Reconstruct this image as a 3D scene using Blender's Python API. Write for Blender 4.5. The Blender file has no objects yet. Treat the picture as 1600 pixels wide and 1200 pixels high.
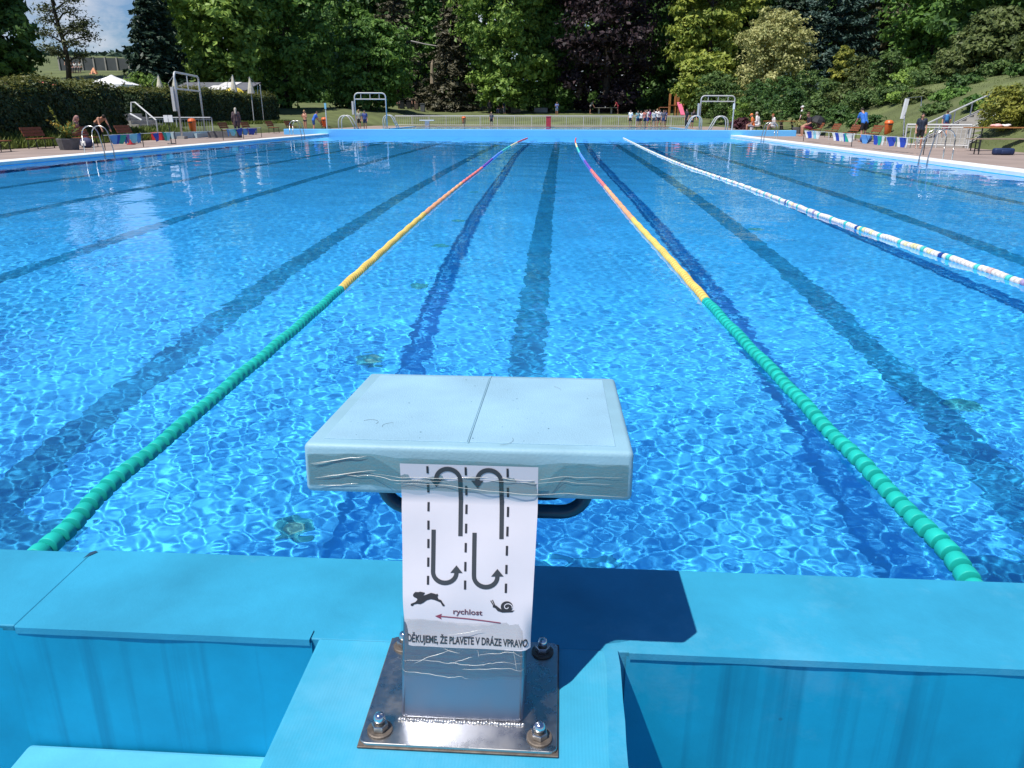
import bpy, bmesh, math, random
import numpy as np
from mathutils import Vector, Matrix

S = bpy.context.scene
COL = S.collection
R = math.radians
random.seed(11)
RNG = np.random.default_rng(7)

# ------------------------------------------------------------------ camera, sky, sun, exposure
cam = bpy.data.cameras.new('camera')
cam_ob = bpy.data.objects.new('camera', cam)
COL.objects.link(cam_ob)
PITCH, YAW, ROLL = R(19.4), R(3.5), R(.1)
cam_ob.location = (0, 0, 1.2)
cam_ob.rotation_euler = (Matrix.Rotation(YAW, 3, 'Z') @ Matrix.Rotation(R(90) - PITCH, 3, 'X') @ Matrix.Rotation(ROLL, 3, 'Z')).to_euler()
cam.sensor_width = 36
cam.lens = 27
cam.clip_start = 0.05
cam.clip_end = 4000
S.camera = cam_ob

SUN_DIR = Vector((.1526, .1318, -.42)).normalized()
world = bpy.data.worlds.new('World')
S.world = world
world.use_nodes = True
wn, wl = world.node_tree.nodes, world.node_tree.links
bg = wn['Background']
sky = wn.new('ShaderNodeTexSky')
sky.sky_type = 'NISHITA'
sky.sun_disc = False
sky.sun_elevation = math.asin(-SUN_DIR.z)
sky.sun_rotation = math.atan2(-SUN_DIR.x, -SUN_DIR.y)
sky.air_density = 1.0
sky.dust_density = 0.6
sky.ozone_density = 3.0
SKY_STRENGTH = .068
bg.inputs[1].default_value = SKY_STRENGTH
# fair-weather cumulus low over the horizon all the way round
tc = wn.new('ShaderNodeTexCoord')
mp = wn.new('ShaderNodeMapping'); mp.inputs['Scale'].default_value = (1, 1, 2.1); mp.inputs['Location'].default_value = (.32, .1, .0)
nz = wn.new('ShaderNodeTexNoise'); nz.inputs['Scale'].default_value = 5.5; nz.inputs['Detail'].default_value = 9; nz.inputs['Roughness'].default_value = .58
rp = wn.new('ShaderNodeValToRGB'); rp.color_ramp.elements[0].position = .41; rp.color_ramp.elements[1].position = .54
sx = wn.new('ShaderNodeSeparateXYZ')
el = wn.new('ShaderNodeMapRange'); el.inputs[1].default_value = .155; el.inputs[2].default_value = .085; el.inputs[3].default_value = .0; el.inputs[4].default_value = 1.0
mu = wn.new('ShaderNodeMath'); mu.operation = 'MULTIPLY'
mx = wn.new('ShaderNodeMixRGB'); mx.inputs[2].default_value = (10.0, 10.3, 11.2, 1)
wl.new(tc.outputs['Generated'], mp.inputs[0]); wl.new(mp.outputs[0], nz.inputs[0]); wl.new(nz.outputs[0], rp.inputs[0])
wl.new(tc.outputs['Generated'], sx.inputs[0]); wl.new(sx.outputs[2], el.inputs[0])
wl.new(rp.outputs[0], mu.inputs[0]); wl.new(el.outputs[0], mu.inputs[1])
tint = wn.new('ShaderNodeMixRGB'); tint.blend_type = 'MULTIPLY'; tint.inputs[0].default_value = 1; tint.inputs[2].default_value = (.80, 1.03, 1.36, 1)
wl.new(sky.outputs[0], tint.inputs[1])
wl.new(mu.outputs[0], mx.inputs[0]); wl.new(tint.outputs[0], mx.inputs[1]); wl.new(mx.outputs[0], bg.inputs[0])

sl = bpy.data.lights.new('sun', 'SUN')
sun = bpy.data.objects.new('sun', sl)
COL.objects.link(sun)
sl.energy = 5.0
sl.angle = R(.5)
sl.color = (1, .955, .88)
sun.rotation_euler = SUN_DIR.to_track_quat('-Z', 'Y').to_euler()
sl.cycles.is_caustics_light = True          # sunlight is refracted through the rippled water onto the pool floor

S.view_settings.view_transform = 'Standard'
S.view_settings.look = 'None'
S.view_settings.gamma = 1
S.view_settings.exposure = 0.15
S.cycles.use_denoising = True
S.cycles.max_bounces = 10
S.cycles.diffuse_bounces = 3
S.cycles.transmission_bounces = 8
S.cycles.transparent_max_bounces = 12
S.cycles.sample_clamp_indirect = 6

# ------------------------------------------------------------------ pixel -> world helpers (layout measured on the photograph)
_fw = Vector((-math.sin(YAW) * math.cos(PITCH), math.cos(YAW) * math.cos(PITCH), -math.sin(PITCH)))
_r0 = Vector((math.cos(YAW), math.sin(YAW), 0)); _u0 = _r0.cross(_fw)
_rt = _r0 * math.cos(ROLL) + _u0 * math.sin(ROLL); _up = _u0 * math.cos(ROLL) - _r0 * math.sin(ROLL)
EYE = Vector((0, 0, 1.2))
def ray(x, y): return _fw + _rt * ((x - 800) / 1200) - _up * ((y - 600) / 1200)
def at(x, y, z=.04):
    d = ray(x, y); return EYE + d * ((z - 1.2) / d.z)
def atX(x, y, X):
    d = ray(x, y); return EYE + d * (X / d.x)
def atD(x, y, D):
    return EYE + ray(x, y) * D
def mpp(P): return (Vector(P) - EYE).dot(_fw) / 1200        # metres per photo pixel at a point

# ------------------------------------------------------------------ materials
def new_mat(name):
    m = bpy.data.materials.new(name); m.use_nodes = True
    return m, m.node_tree.nodes, m.node_tree.links
def mat(name, col, rough=.6, metal=0., vary=.12, scale=6., bump=0., bscale=40., spec=.5, coat=0.):
    m, n, l = new_mat(name)
    b = n['Principled BSDF']
    b.inputs['Roughness'].default_value = rough; b.inputs['Metallic'].default_value = metal
    b.inputs['Specular IOR Level'].default_value = spec
    b.inputs['Coat Weight'].default_value = coat
    t = n.new('ShaderNodeTexCoord')
    z = n.new('ShaderNodeTexNoise'); z.inputs['Scale'].default_value = scale; z.inputs['Detail'].default_value = 6
    l.new(t.outputs['Object'], z.inputs[0])
    r = n.new('ShaderNodeMapRange'); r.inputs[1].default_value = .3; r.inputs[2].default_value = .7
    r.inputs[3].default_value = 1 - vary; r.inputs[4].default_value = 1 + vary
    l.new(z.outputs[0], r.inputs[0])
    x = n.new('ShaderNodeVectorMath'); x.operation = 'SCALE'; x.inputs[0].default_value = col
    l.new(r.outputs[0], x.inputs['Scale']); l.new(x.outputs[0], b.inputs['Base Color'])
    if bump:
        z2 = n.new('ShaderNodeTexNoise'); z2.inputs['Scale'].default_value = bscale; z2.inputs['Detail'].default_value = 4
        l.new(t.outputs['Object'], z2.inputs[0])
        bp = n.new('ShaderNodeBump'); bp.inputs['Strength'].default_value = bump; bp.inputs['Distance'].default_value = .01
        l.new(z2.outputs[0], bp.inputs['Height']); l.new(bp.outputs[0], b.inputs['Normal'])
    return m
def leaf_mat(name, col, col2, scale=.5, trans=.3, rough=.5):
    m, n, l = new_mat(name)
    b = n['Principled BSDF']; b.inputs['Roughness'].default_value = rough; b.inputs['Specular IOR Level'].default_value = .25
    t = n.new('ShaderNodeTexCoord')
    z = n.new('ShaderNodeTexNoise'); z.inputs['Scale'].default_value = scale; z.inputs['Detail'].default_value = 5
    l.new(t.outputs['Object'], z.inputs[0])
    g = n.new('ShaderNodeNewGeometry')
    a = n.new('ShaderNodeMath'); a.operation = 'MULTIPLY_ADD'; a.inputs[1].default_value = .55; 
    l.new(g.outputs['Random Per Island'], a.inputs[0]); l.new(z.outputs[0], a.inputs[2])
    r = n.new('ShaderNodeMapRange'); r.inputs[1].default_value = .45; r.inputs[2].default_value = 1.05
    l.new(a.outputs[0], r.inputs[0])
    c = n.new('ShaderNodeMixRGB'); c.inputs[1].default_value = (*col, 1); c.inputs[2].default_value = (*col2, 1)
    l.new(r.outputs[0], c.inputs[0]); l.new(c.outputs[0], b.inputs['Base Color'])
    tr = n.new('ShaderNodeBsdfTranslucent'); l.new(c.outputs[0], tr.inputs[0])
    ms = n.new('ShaderNodeMixShader'); ms.inputs[0].default_value = trans
    l.new(b.outputs[0], ms.inputs[1]); l.new(tr.outputs[0], ms.inputs[2]); l.new(ms.outputs[0], n['Material Output'].inputs[0])
    return m
def membrane(name, col, streak=0., rib=0.):
    """welded blue pool membrane: soft cloudy wear, optional run-down stains on upright faces, optional fine ribs"""
    m, n, l = new_mat(name)
    b = n['Principled BSDF']; b.inputs['Roughness'].default_value = .5; b.inputs['Specular IOR Level'].default_value = .3
    t = n.new('ShaderNodeTexCoord')
    z = n.new('ShaderNodeTexNoise'); z.inputs['Scale'].default_value = 3.2; z.inputs['Detail'].default_value = 8; z.inputs['Roughness'].default_value = .6
    l.new(t.outputs['Object'], z.inputs[0])
    r = n.new('ShaderNodeMapRange'); r.inputs[1].default_value = .3; r.inputs[2].default_value = .72; r.inputs[3].default_value = .78; r.inputs[4].default_value = 1.17
    l.new(z.outputs[0], r.inputs[0])
    x = n.new('ShaderNodeVectorMath'); x.operation = 'SCALE'; x.inputs[0].default_value = col
    l.new(r.outputs[0], x.inputs['Scale'])
    out = x.outputs[0]
    # pale bleached blotches and specks
    z3 = n.new('ShaderNodeTexNoise'); z3.inputs['Scale'].default_value = 1.3; z3.inputs['Detail'].default_value = 10; z3.inputs['Roughness'].default_value = .68
    l.new(t.outputs['Object'], z3.inputs[0])
    r3 = n.new('ShaderNodeMapRange'); r3.inputs[1].default_value = .54; r3.inputs[2].default_value = .78; r3.inputs[4].default_value = .5
    l.new(z3.outputs[0], r3.inputs[0])
    m3 = n.new('ShaderNodeMixRGB'); m3.inputs[2].default_value = (.22, .50, .66, 1)
    l.new(r3.outputs[0], m3.inputs[0]); l.new(out, m3.inputs[1]); out = m3.outputs[0]
    v = n.new('ShaderNodeTexVoronoi'); v.inputs['Scale'].default_value = 7.5
    l.new(t.outputs['Object'], v.inputs[0])
    rv = n.new('ShaderNodeMapRange'); rv.inputs[1].default_value = .035; rv.inputs[2].default_value = .02; rv.inputs[4].default_value = .55
    l.new(v.outputs['Distance'], rv.inputs[0])
    mv = n.new('ShaderNodeMixRGB'); mv.inputs[2].default_value = (.02, .10, .15, 1)
    l.new(rv.outputs[0], mv.inputs[0]); l.new(out, mv.inputs[1]); out = mv.outputs[0]
    if streak:
        mp_ = n.new('ShaderNodeMapping'); mp_.inputs['Scale'].default_value = (19, 19, .5)
        l.new(t.outputs['Object'], mp_.inputs[0])
        z2 = n.new('ShaderNodeTexNoise'); z2.inputs['Scale'].default_value = 1.; z2.inputs['Detail'].default_value = 5
        l.new(mp_.outputs[0], z2.inputs[0])
        r2 = n.new('ShaderNodeMapRange'); r2.inputs[1].default_value = .51; r2.inputs[2].default_value = .70; r2.inputs[4].default_value = streak
        l.new(z2.outputs[0], r2.inputs[0])
        m2 = n.new('ShaderNodeMixRGB'); m2.inputs[2].default_value = (.004, .17, .31, 1)
        l.new(r2.outputs[0], m2.inputs[0]); l.new(out, m2.inputs[1]); out = m2.outputs[0]
    l.new(out, b.inputs['Base Color'])
    bp = n.new('ShaderNodeBump'); bp.inputs['Strength'].default_value = .07 if streak else .16; bp.inputs['Distance'].default_value = .003
    if rib:
        w = n.new('ShaderNodeTexWave'); w.inputs['Scale'].default_value = 60; w.inputs['Distortion'].default_value = .4
        l.new(t.outputs['Object'], w.inputs[0]); l.new(w.outputs[1], bp.inputs['Height'])
        bp.inputs['Strength'].default_value = rib
    else:
        zb = n.new('ShaderNodeTexNoise'); zb.inputs['Scale'].default_value = 160; zb.inputs['Detail'].default_value = 3
        l.new(t.outputs['Object'], zb.inputs[0]); l.new(zb.outputs[0], bp.inputs['Height'])
    l.new(bp.outputs[0], b.inputs['Normal'])
    return m
def steel(name, col=(.50, .49, .48), rough=.28, grime=.2, var=1.):
    m, n, l = new_mat(name)
    b = n['Principled BSDF']; b.inputs['Metallic'].default_value = 1
    t = n.new('ShaderNodeTexCoord')
    z = n.new('ShaderNodeTexNoise'); z.inputs['Scale'].default_value = 22; z.inputs['Detail'].default_value = 8; z.inputs['Roughness'].default_value = .65
    l.new(t.outputs['Object'], z.inputs[0])
    r = n.new('ShaderNodeMapRange'); r.inputs[1].default_value = .35; r.inputs[2].default_value = .7; r.inputs[3].default_value = rough * (1 - .3 * var); r.inputs[4].default_value = rough * (1 + .7 * var)
    l.new(z.outputs[0], r.inputs[0]); l.new(r.outputs[0], b.inputs['Roughness'])
    c = n.new('ShaderNodeMixRGB'); c.inputs[1].default_value = (*col, 1); c.inputs[2].default_value = (.24, .20, .17, 1)
    r2 = n.new('ShaderNodeMapRange'); r2.inputs[1].default_value = .5; r2.inputs[2].default_value = .75; r2.inputs[4].default_value = grime
    l.new(z.outputs[0], r2.inputs[0]); l.new(r2.outputs[0], c.inputs[0]); l.new(c.outputs[0], b.inputs['Base Color'])
    bp = n.new('ShaderNodeBump'); bp.inputs['Strength'].default_value = .06 * var; bp.inputs['Distance'].default_value = .003
    l.new(z.outputs[0], bp.inputs['Height']); l.new(bp.outputs[0], b.inputs['Normal'])
    return m

M = {}
M['membrane'] = membrane('blue_membrane', (.032, .305, .490))
M['membrane_rib'] = membrane('blue_membrane_ribbed', (.046, .35, .535), rib=.06)
M['membrane_up'] = membrane('blue_membrane_stained', (.006, .325, .545), streak=.8)
M['step'] = membrane('pale_blue_membrane', (.09, .42, .60))
M['pool'] = mat('pool_paint', (.062, .535, .97), .6, vary=.10, scale=1.2)
M['lane'] = mat('lane_paint', (.010, .265, .50), .6, vary=.2, scale=2)
M['white'] = mat('white_paint', (.78, .80, .80), .5, vary=.05)
M['gutter'] = mat('gutter_tile', (.22, .42, .55), .6, vary=.1, scale=2)
M['deck'] = mat('deck_concrete', (.30, .235, .205), .85, vary=.16, scale=.7, bump=.3, bscale=8)
M['far_wall'] = mat('far_wall_membrane', (.15, .52, .95), .5, vary=.06, scale=.5)
M['seam'] = mat('dark_joint', (.006, .05, .10), .8)
M['platform'] = mat('starting_block_plastic', (.25, .44, .54), .55, vary=.08, scale=9, bump=.08, bscale=220)
M['tread'] = mat('starting_block_tread', (.28, .48, .61), .6, vary=.10, scale=7, bump=.22, bscale=400)
M['steel'] = steel('stainless_steel')
M['post_steel'] = steel('post_steel', (.33, .36, .45), .34, .05, .25)
M['bright_steel'] = steel('polished_steel', (.72, .73, .75), .12, .05)
M['rust'] = mat('rusty_washer', (.15, .125, .105), .55, .6, vary=.35, scale=60)
M['weld'] = mat('weld_metal', (.75, .73, .69), .22, .9, vary=.25, scale=90)
M['rail_dark'] = mat('dark_blue_rail', (.012, .055, .105), .3, .2, vary=.1)
M['paper'] = mat('paper_white', (.62, .60, .66), .6, vary=.025, scale=14, spec=.4, coat=.15)
M['ink'] = mat('ink_charcoal', (.040, .046, .056), .6, vary=.05)
M['ink_black'] = mat('ink_black', (.025, .025, .032), .6, vary=.05)
M['ink_red'] = mat('ink_red', (.24, .045, .085), .6, vary=.05)
M['ink_plum'] = mat('ink_plum', (.13, .055, .085), .6, vary=.05)
M['rail'] = mat('painted_rail', (.56, .57, .57), .4, vary=.05)
M['wood'] = mat('bench_wood', (.26, .085, .035), .55, vary=.2, scale=8)
M['wood_light'] = mat('orange_wood', (.46, .20, .065), .55, vary=.2, scale=8)
M['wood_grey'] = mat('grey_wood', (.32, .25, .17), .7, vary=.2, scale=8)
M['iron'] = mat('dark_iron', (.03, .035, .04), .5, .3)
M['orange'] = mat('orange_plastic', (.80, .16, .035), .4, vary=.05)
M['yellow'] = mat('yellow_cloth', (.80, .62, .06), .7)
M['canvas'] = mat('cream_canvas', (.60, .56, .45), .8)
M['tent'] = mat('white_canvas', (.80, .80, .82), .7, vary=.04)
M['roof'] = mat('roof_grey', (.12, .125, .145), .7, vary=.15, scale=2)
M['roof_light'] = mat('roof_pale_panel', (.62, .61, .60), .6)
M['brown'] = mat('dark_brown', (.06, .04, .03), .7)
M['concrete'] = mat('concrete', (.36, .34, .31), .85, vary=.15, scale=2, bump=.3, bscale=12)
M['stone'] = mat('planter_stone', (.12, .12, .125), .85, vary=.25, scale=7)
M['grass'] = mat('lawn', (.105, .128, .042), .9, vary=.35, scale=.5, bump=.5, bscale=5)
M['field'] = mat('far_field', (.16, .22, .05), .9, vary=.2, scale=.05)
M['bark'] = mat('bark', (.055, .042, .033), .9, vary=.3, scale=4, bump=.5, bscale=6)
M['bark_red'] = mat('bark_pale', (.10, .075, .055), .9, vary=.3, scale=4)
M['black'] = mat('black_cloth', (.015, .016, .02), .7)
M['slate'] = mat('slate_wall', (.085, .095, .10), .8, vary=.15, scale=1)
M['red'] = mat('red_plastic', (.50, .03, .04), .5)
def flat(name, c, r=.6): 
    if name not in M: M[name] = mat(name, c, r, vary=.06)
    return M[name]

# water: real glass-clear surface, rippled geometry
m, n, l = new_mat('pool_water')
n.clear()
_o = n.new('ShaderNodeOutputMaterial'); _g = n.new('ShaderNodeBsdfGlass')
_g.inputs['IOR'].default_value = 1.333; _g.inputs['Roughness'].default_value = 0; _g.inputs['Color'].default_value = (.93, .985, 1, 1)
l.new(_g.outputs[0], _o.inputs[0]); M['water'] = m
# clear packing tape; shade of the block front is put into its tint
m, n, l = new_mat('clear_tape')
n.clear()
_o = n.new('ShaderNodeOutputMaterial'); _t = n.new('ShaderNodeBsdfTransparent'); _t.inputs[0].default_value = (.62, .72, .72, 1)
_s = n.new('ShaderNodeBsdfGlossy'); _s.inputs['Roughness'].default_value = .12
_c = n.new('ShaderNodeTexCoord'); _mp = n.new('ShaderNodeMapping'); _mp.inputs['Scale'].default_value = (6, 60, 60)
_z = n.new('ShaderNodeTexNoise'); _z.inputs['Scale'].default_value = 3; _z.inputs['Detail'].default_value = 3
_b = n.new('ShaderNodeBump'); _b.inputs['Strength'].default_value = .5; _b.inputs['Distance'].default_value = .004
_m = n.new('ShaderNodeMixShader'); _m.inputs[0].default_value = .09
l.new(_c.outputs['Object'], _mp.inputs[0]); l.new(_mp.outputs[0], _z.inputs[0]); l.new(_z.outputs[0], _b.inputs['Height'])
l.new(_b.outputs[0], _s.inputs['Normal']); l.new(_t.outputs[0], _m.inputs[1]); l.new(_s.outputs[0], _m.inputs[2]); l.new(_m.outputs[0], _o.inputs[0])
M['tape'] = m
M['tape_unshaded'] = m.copy(); M['tape_unshaded'].name = 'clear_tape_unshaded'  # same tape, lighter tint without the painted shade
for _q in M['tape_unshaded'].node_tree.nodes:
    if _q.type == 'BSDF_TRANSPARENT': _q.inputs[0].default_value = (.88, .88, .87, 1)
M['tape_fold'] = mat('tape_fold', (.62, .62, .59), .25, .0, vary=.2, scale=50, spec=.9, coat=.6)

# ------------------------------------------------------------------ object helpers
def tag(o, label=None, cat=None, group=None, kind=None):
    if label: o['label'] = label
    if cat: o['category'] = cat
    if group: o['group'] = group
    if kind: o['kind'] = kind
    return o
def thing(name, label, cat, loc=(0, 0, 0), rz=0, group=None):
    o = bpy.data.objects.new(name, None); COL.objects.link(o)
    o.empty_display_size = .2
    o.location = loc; o.rotation_euler = (0, 0, rz)
    return tag(o, label, cat, group)
def link(name, me, parent=None, m=None, loc=None):
    o = bpy.data.objects.new(name, me); COL.objects.link(o)
    if parent: o.parent = parent
    if loc is not None: o.location = loc
    if m is not None:
        if not me.materials: me.materials.append(m)
        elif me.materials[0] is not m:
            o.material_slots[0].link = 'OBJECT'; o.material_slots[0].material = m
    return o
class MB:
    def __init__(s): s.v = []; s.f = []
    def add(s, v, f):
        b = len(s.v); s.v += [tuple(p) for p in v]; s.f += [tuple(i + b for i in q) for q in f]; return s
    def box(s, a, b):
        x0, y0, z0 = a; x1, y1, z1 = b
        return s.add([(x, y, z) for x in (x0, x1) for y in (y0, y1) for z in (z0, z1)],
                     [(0, 1, 3, 2), (4, 6, 7, 5), (0, 4, 5, 1), (2, 3, 7, 6), (0, 2, 6, 4), (1, 5, 7, 3)])
    def obox(s, p, q, w, h, up=(0, 0, 1)):
        p, q = Vector(p), Vector(q); d = (q - p).normalized(); u = Vector(up)
        x = d.cross(u)
        if x.length < 1e-4: x = d.cross(Vector((1, 0, 0)))
        x.normalize(); u = x.cross(d)
        v = [c + x * (i * w / 2) + u * (j * h / 2) for c in (p, q) for i in (-1, 1) for j in (-1, 1)]
        return s.add(v, [(0, 2, 3, 1), (4, 5, 7, 6), (0, 1, 5, 4), (2, 6, 7, 3), (0, 4, 6, 2), (1, 3, 7, 5)])
    def tube(s, pts, r, n=8, cap=True):
        pts = [Vector(p) for p in pts]; k = len(pts)
        rs = r if isinstance(r, (list, tuple)) else [r] * k
        v = []; px = None
        for i, p in enumerate(pts):
            d = (pts[min(i + 1, k - 1)] - pts[max(i - 1, 0)]).normalized()
            if px is None:
                x = d.cross(Vector((0, 0, 1)))
                if x.length < .05: x = d.cross(Vector((1, 0, 0)))
            else: x = px - d * px.dot(d)
            x.normalize(); px = x; y = d.cross(x)
            for j in range(n):
                a = 2 * math.pi * j / n; v.append(p + (x * math.cos(a) + y * math.sin(a)) * rs[i])
        f = [(i * n + j, i * n + (j + 1) % n, (i + 1) * n + (j + 1) % n, (i + 1) * n + j) for i in range(k - 1) for j in range(n)]
        if cap: f += [tuple(range(n - 1, -1, -1)), tuple((k - 1) * n + j for j in range(n))]
        return s.add(v, f)
    def lathe(s, prof, c=(0, 0, 0), n=12, axis='z'):
        v = []
        for r, z in prof:
            for j in range(n):
                a = 2 * math.pi * j / n
                p = (r * math.cos(a), r * math.sin(a), z) if axis == 'z' else (r * math.cos(a), z, r * math.sin(a))
                v.append((p[0] + c[0], p[1] + c[1], p[2] + c[2]))
        k = len(prof)
        f = [(i * n + j, i * n + (j + 1) % n, (i + 1) * n + (j + 1) % n, (i + 1) * n + j) for i in range(k - 1) for j in range(n)]
        f += [tuple(range(n - 1, -1, -1)), tuple((k - 1) * n + j for j in range(n))]
        return s.add(v, f)
    def ball(s, c, r, n=10, k=6):
        rx, ry, rz = r if isinstance(r, (tuple, list)) else (r, r, r)
        prof = [(max(math.sin(math.pi * i / k), .02), -math.cos(math.pi * i / k)) for i in range(k + 1)]
        b = len(s.v); s.lathe(prof, n=n)
        for i in range(b, len(s.v)):
            p = s.v[i]; s.v[i] = (p[0] * rx + c[0], p[1] * ry + c[1], p[2] * rz + c[2])
        return s
    def mesh(s, name, m=None, smooth=False, bevel=0, seg=2, fix=True):
        me = bpy.data.meshes.new(name)
        me.from_pydata(s.v, [], s.f)
        if fix or bevel:
            bm = bmesh.new(); bm.from_mesh(me)
            bmesh.ops.recalc_face_normals(bm, faces=bm.faces)
            if bevel:
                es = [e for e in bm.edges if len(e.link_faces) == 2 and e.calc_face_angle(0) > .5]
                bmesh.ops.bevel(bm, geom=es, offset=bevel, segments=seg, profile=.5, affect='EDGES', clamp_overlap=True)
            bm.to_mesh(me); bm.free()
        if smooth: me.shade_smooth()
        if m: me.materials.append(m)
        return me
    def build(s, name, m, parent=None, smooth=False, bevel=0, seg=2, loc=None):
        return link(name, s.mesh(name, m, smooth, bevel, seg), parent, None, loc)
def smooth_by_angle(o, a=40):
    o.data.set_sharp_from_angle(angle=R(a))
def np_mesh(name, V, F, m, smooth=False):
    me = bpy.data.meshes.new(name)
    V = np.ascontiguousarray(V, dtype=np.float32); F = np.ascontiguousarray(F, dtype=np.int32)
    me.vertices.add(len(V)); me.vertices.foreach_set('co', V.ravel())
    me.loops.add(F.size); me.loops.foreach_set('vertex_index', F.ravel())
    k = F.shape[1]
    me.polygons.add(len(F)); me.polygons.foreach_set('loop_start', np.arange(0, F.size, k, dtype=np.int32))
    me.polygons.foreach_set('loop_total', np.full(len(F), k, dtype=np.int32))
    me.polygons.foreach_set('use_smooth', np.full(len(F), smooth, dtype=bool))
    if m: me.materials.append(m)
    me.update(calc_edges=True)
    return me
def copy_tree(o, parent=None):
    c = o.copy(); COL.objects.link(c)
    if parent: c.parent = parent
    for ch in list(o.children): copy_tree(ch, c)
    return c
def place(proto, used, loc, rz=0, label=None, scale=None):
    """first use moves the prototype itself, later uses copy it with its parts"""
    o = proto if not used else copy_tree(proto)
    used.append(o); o.location = loc; o.rotation_euler = (0, 0, rz)
    if scale: o.scale = scale if not isinstance(scale, (int, float)) else (scale,) * 3
    if label: o['label'] = label
    return o
def sstep(a, b, x):
    t = np.clip((np.asarray(x, float) - a) / (b - a), 0, 1); return t * t * (3 - 2 * t)
# ------------------------------------------------------------------ the ground
XL, XR, Y0, Y1 = -13.3, 9.35, 1.42, 45.4
DEPTH = 1.6
WALL_TOP = .29
def ground_z(x, y):
    x = np.asarray(x, float); y = np.asarray(y, float)
    z = .75 * sstep(80.5, 90, y) + 1.2 * sstep(90, 130, y) + 6 * sstep(135, 400, y)
    # left: the planted bank, then the meadow climbing behind the hedge
    lb = .5 * sstep(-18.0, -20, x) + .45 * sstep(-21.5, -24.5, x)
    hill = (3.95 * sstep(60, 86, y) + 8.5 * sstep(105, 240, y) + 17 * sstep(260, 700, y)) * sstep(.34, .50, -x / np.maximum(y, 20.)) * sstep(-22, -27, x)
    # right: grass bank
    base = 14.6 + np.maximum(0, y - 50) * .25
    d = np.maximum(0, x - base)
    rb = np.minimum(d, 6) * .45 + np.clip(d - 6, 0, 60) * .17
    rb = np.minimum(rb, 14) * sstep(-12, 0, y)
    z = z + lb + hill + rb
    return z
def gz(x, y): return float(ground_z(x, y))
xs = np.concatenate([np.linspace(-900, -95, 18), np.linspace(-90, 70, 129), np.linspace(80, 900, 18)])
ys = np.concatenate([np.linspace(-300, -12, 8), np.linspace(-10, 150, 129), np.linspace(160, 1400, 30)])
GX, GY = np.meshgrid(xs, ys)
GZ = ground_z(GX, GY)
inner = (GX > -17.8) & (GX < 14.2) & (GY < 79.0) & (GY > -12)
GZ = np.where(inner, -3.0, GZ)
nyg, nxg = GX.shape
idx = np.arange(nyg * nxg).reshape(nyg, nxg)
F = np.stack([idx[:-1, :-1], idx[:-1, 1:], idx[1:, 1:], idx[1:, :-1]], -1).reshape(-1, 4)
g = link('ground', np_mesh('ground', np.stack([GX, GY, GZ], -1).reshape(-1, 3), F, M['grass'], True))
tag(g, kind='structure')

# paved decks round the two pools (slabs), the membrane floor where the photographer stands
def slab(name, a, b, m, bevel=0):
    o = MB().box(a, b).build(name, m, bevel=bevel); return tag(o, kind='structure')
P2A, P2B = 50.0, 76.5          # the second pool beyond
slab('pavement', (-18.5, -9, -1.6), (XL - .9, 79.6, .04), M['deck'])
slab('pavement', (XR + .9, -9, -1.6), (14.9, 79.6, .04), M['deck'])
slab('pavement', (XL - .9, Y1 + .55, -1.6), (XR + .9, P2A, .04), M['deck'])
slab('pavement', (XL - .9, P2B, -1.6), (XR + .9, 79.6, .04), M['deck'])
slab('floor', (XL - .9, -.6, -1.6), (XR + .9, 1.15, -.23), M['membrane'])
slab('pavement', (XL - .9, -9, -1.6), (XR + .9, -.6, -.2), M['deck'])
slab('kerb', (XL - .9, Y0, -1.6), (XL - .6, P2B, .043), M['gutter'])
slab('kerb', (XR + .6, Y0, -1.6), (XR + .9, P2B, .043), M['gutter'])
slab('kerb', (XL - .6, Y0, -1.6), (XL, Y1, .095), M['white'], .01)
slab('kerb', (XR, Y0, -1.6), (XR + .6, Y1, .095), M['white'], .01)

# ------------------------------------------------------------------ pool basin
basin = tag(bpy.data.objects.new('pool_basin', None), kind='structure'); COL.objects.link(basin)
def basin_part(name, a, b, m):
    o = MB().box(a, b).build(name, m, basin); o.cycles.is_caustics_receiver = True; return o
basin_part('pool_floor', (XL, Y0, -DEPTH - .15), (XR, Y1, -DEPTH), M['pool'])
basin_part('pool_wall', (XL, Y0, -DEPTH), (XL + .012, Y1, .012), M['pool'])
basin_part('pool_wall', (XR - .012, Y0, -DEPTH), (XR, Y1, .012), M['pool'])
LANE0 = -.22
for k in range(-5, 4):
    xc = LANE0 + 2.57 * k
    b = MB().box((xc - .125, 3.22, -DEPTH), (xc + .125, Y1 - 2.2, -DEPTH + .004))
    b.box((xc - .52, 2.95, -DEPTH), (xc + .52, 3.22, -DEPTH + .004)); b.box((xc - .5, Y1 - 2.2, -DEPTH), (xc + .5, Y1 - 1.95, -DEPTH + .004))
    o = b.build('lane_line', M['lane'], basin); o.cycles.is_caustics_receiver = True
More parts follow.
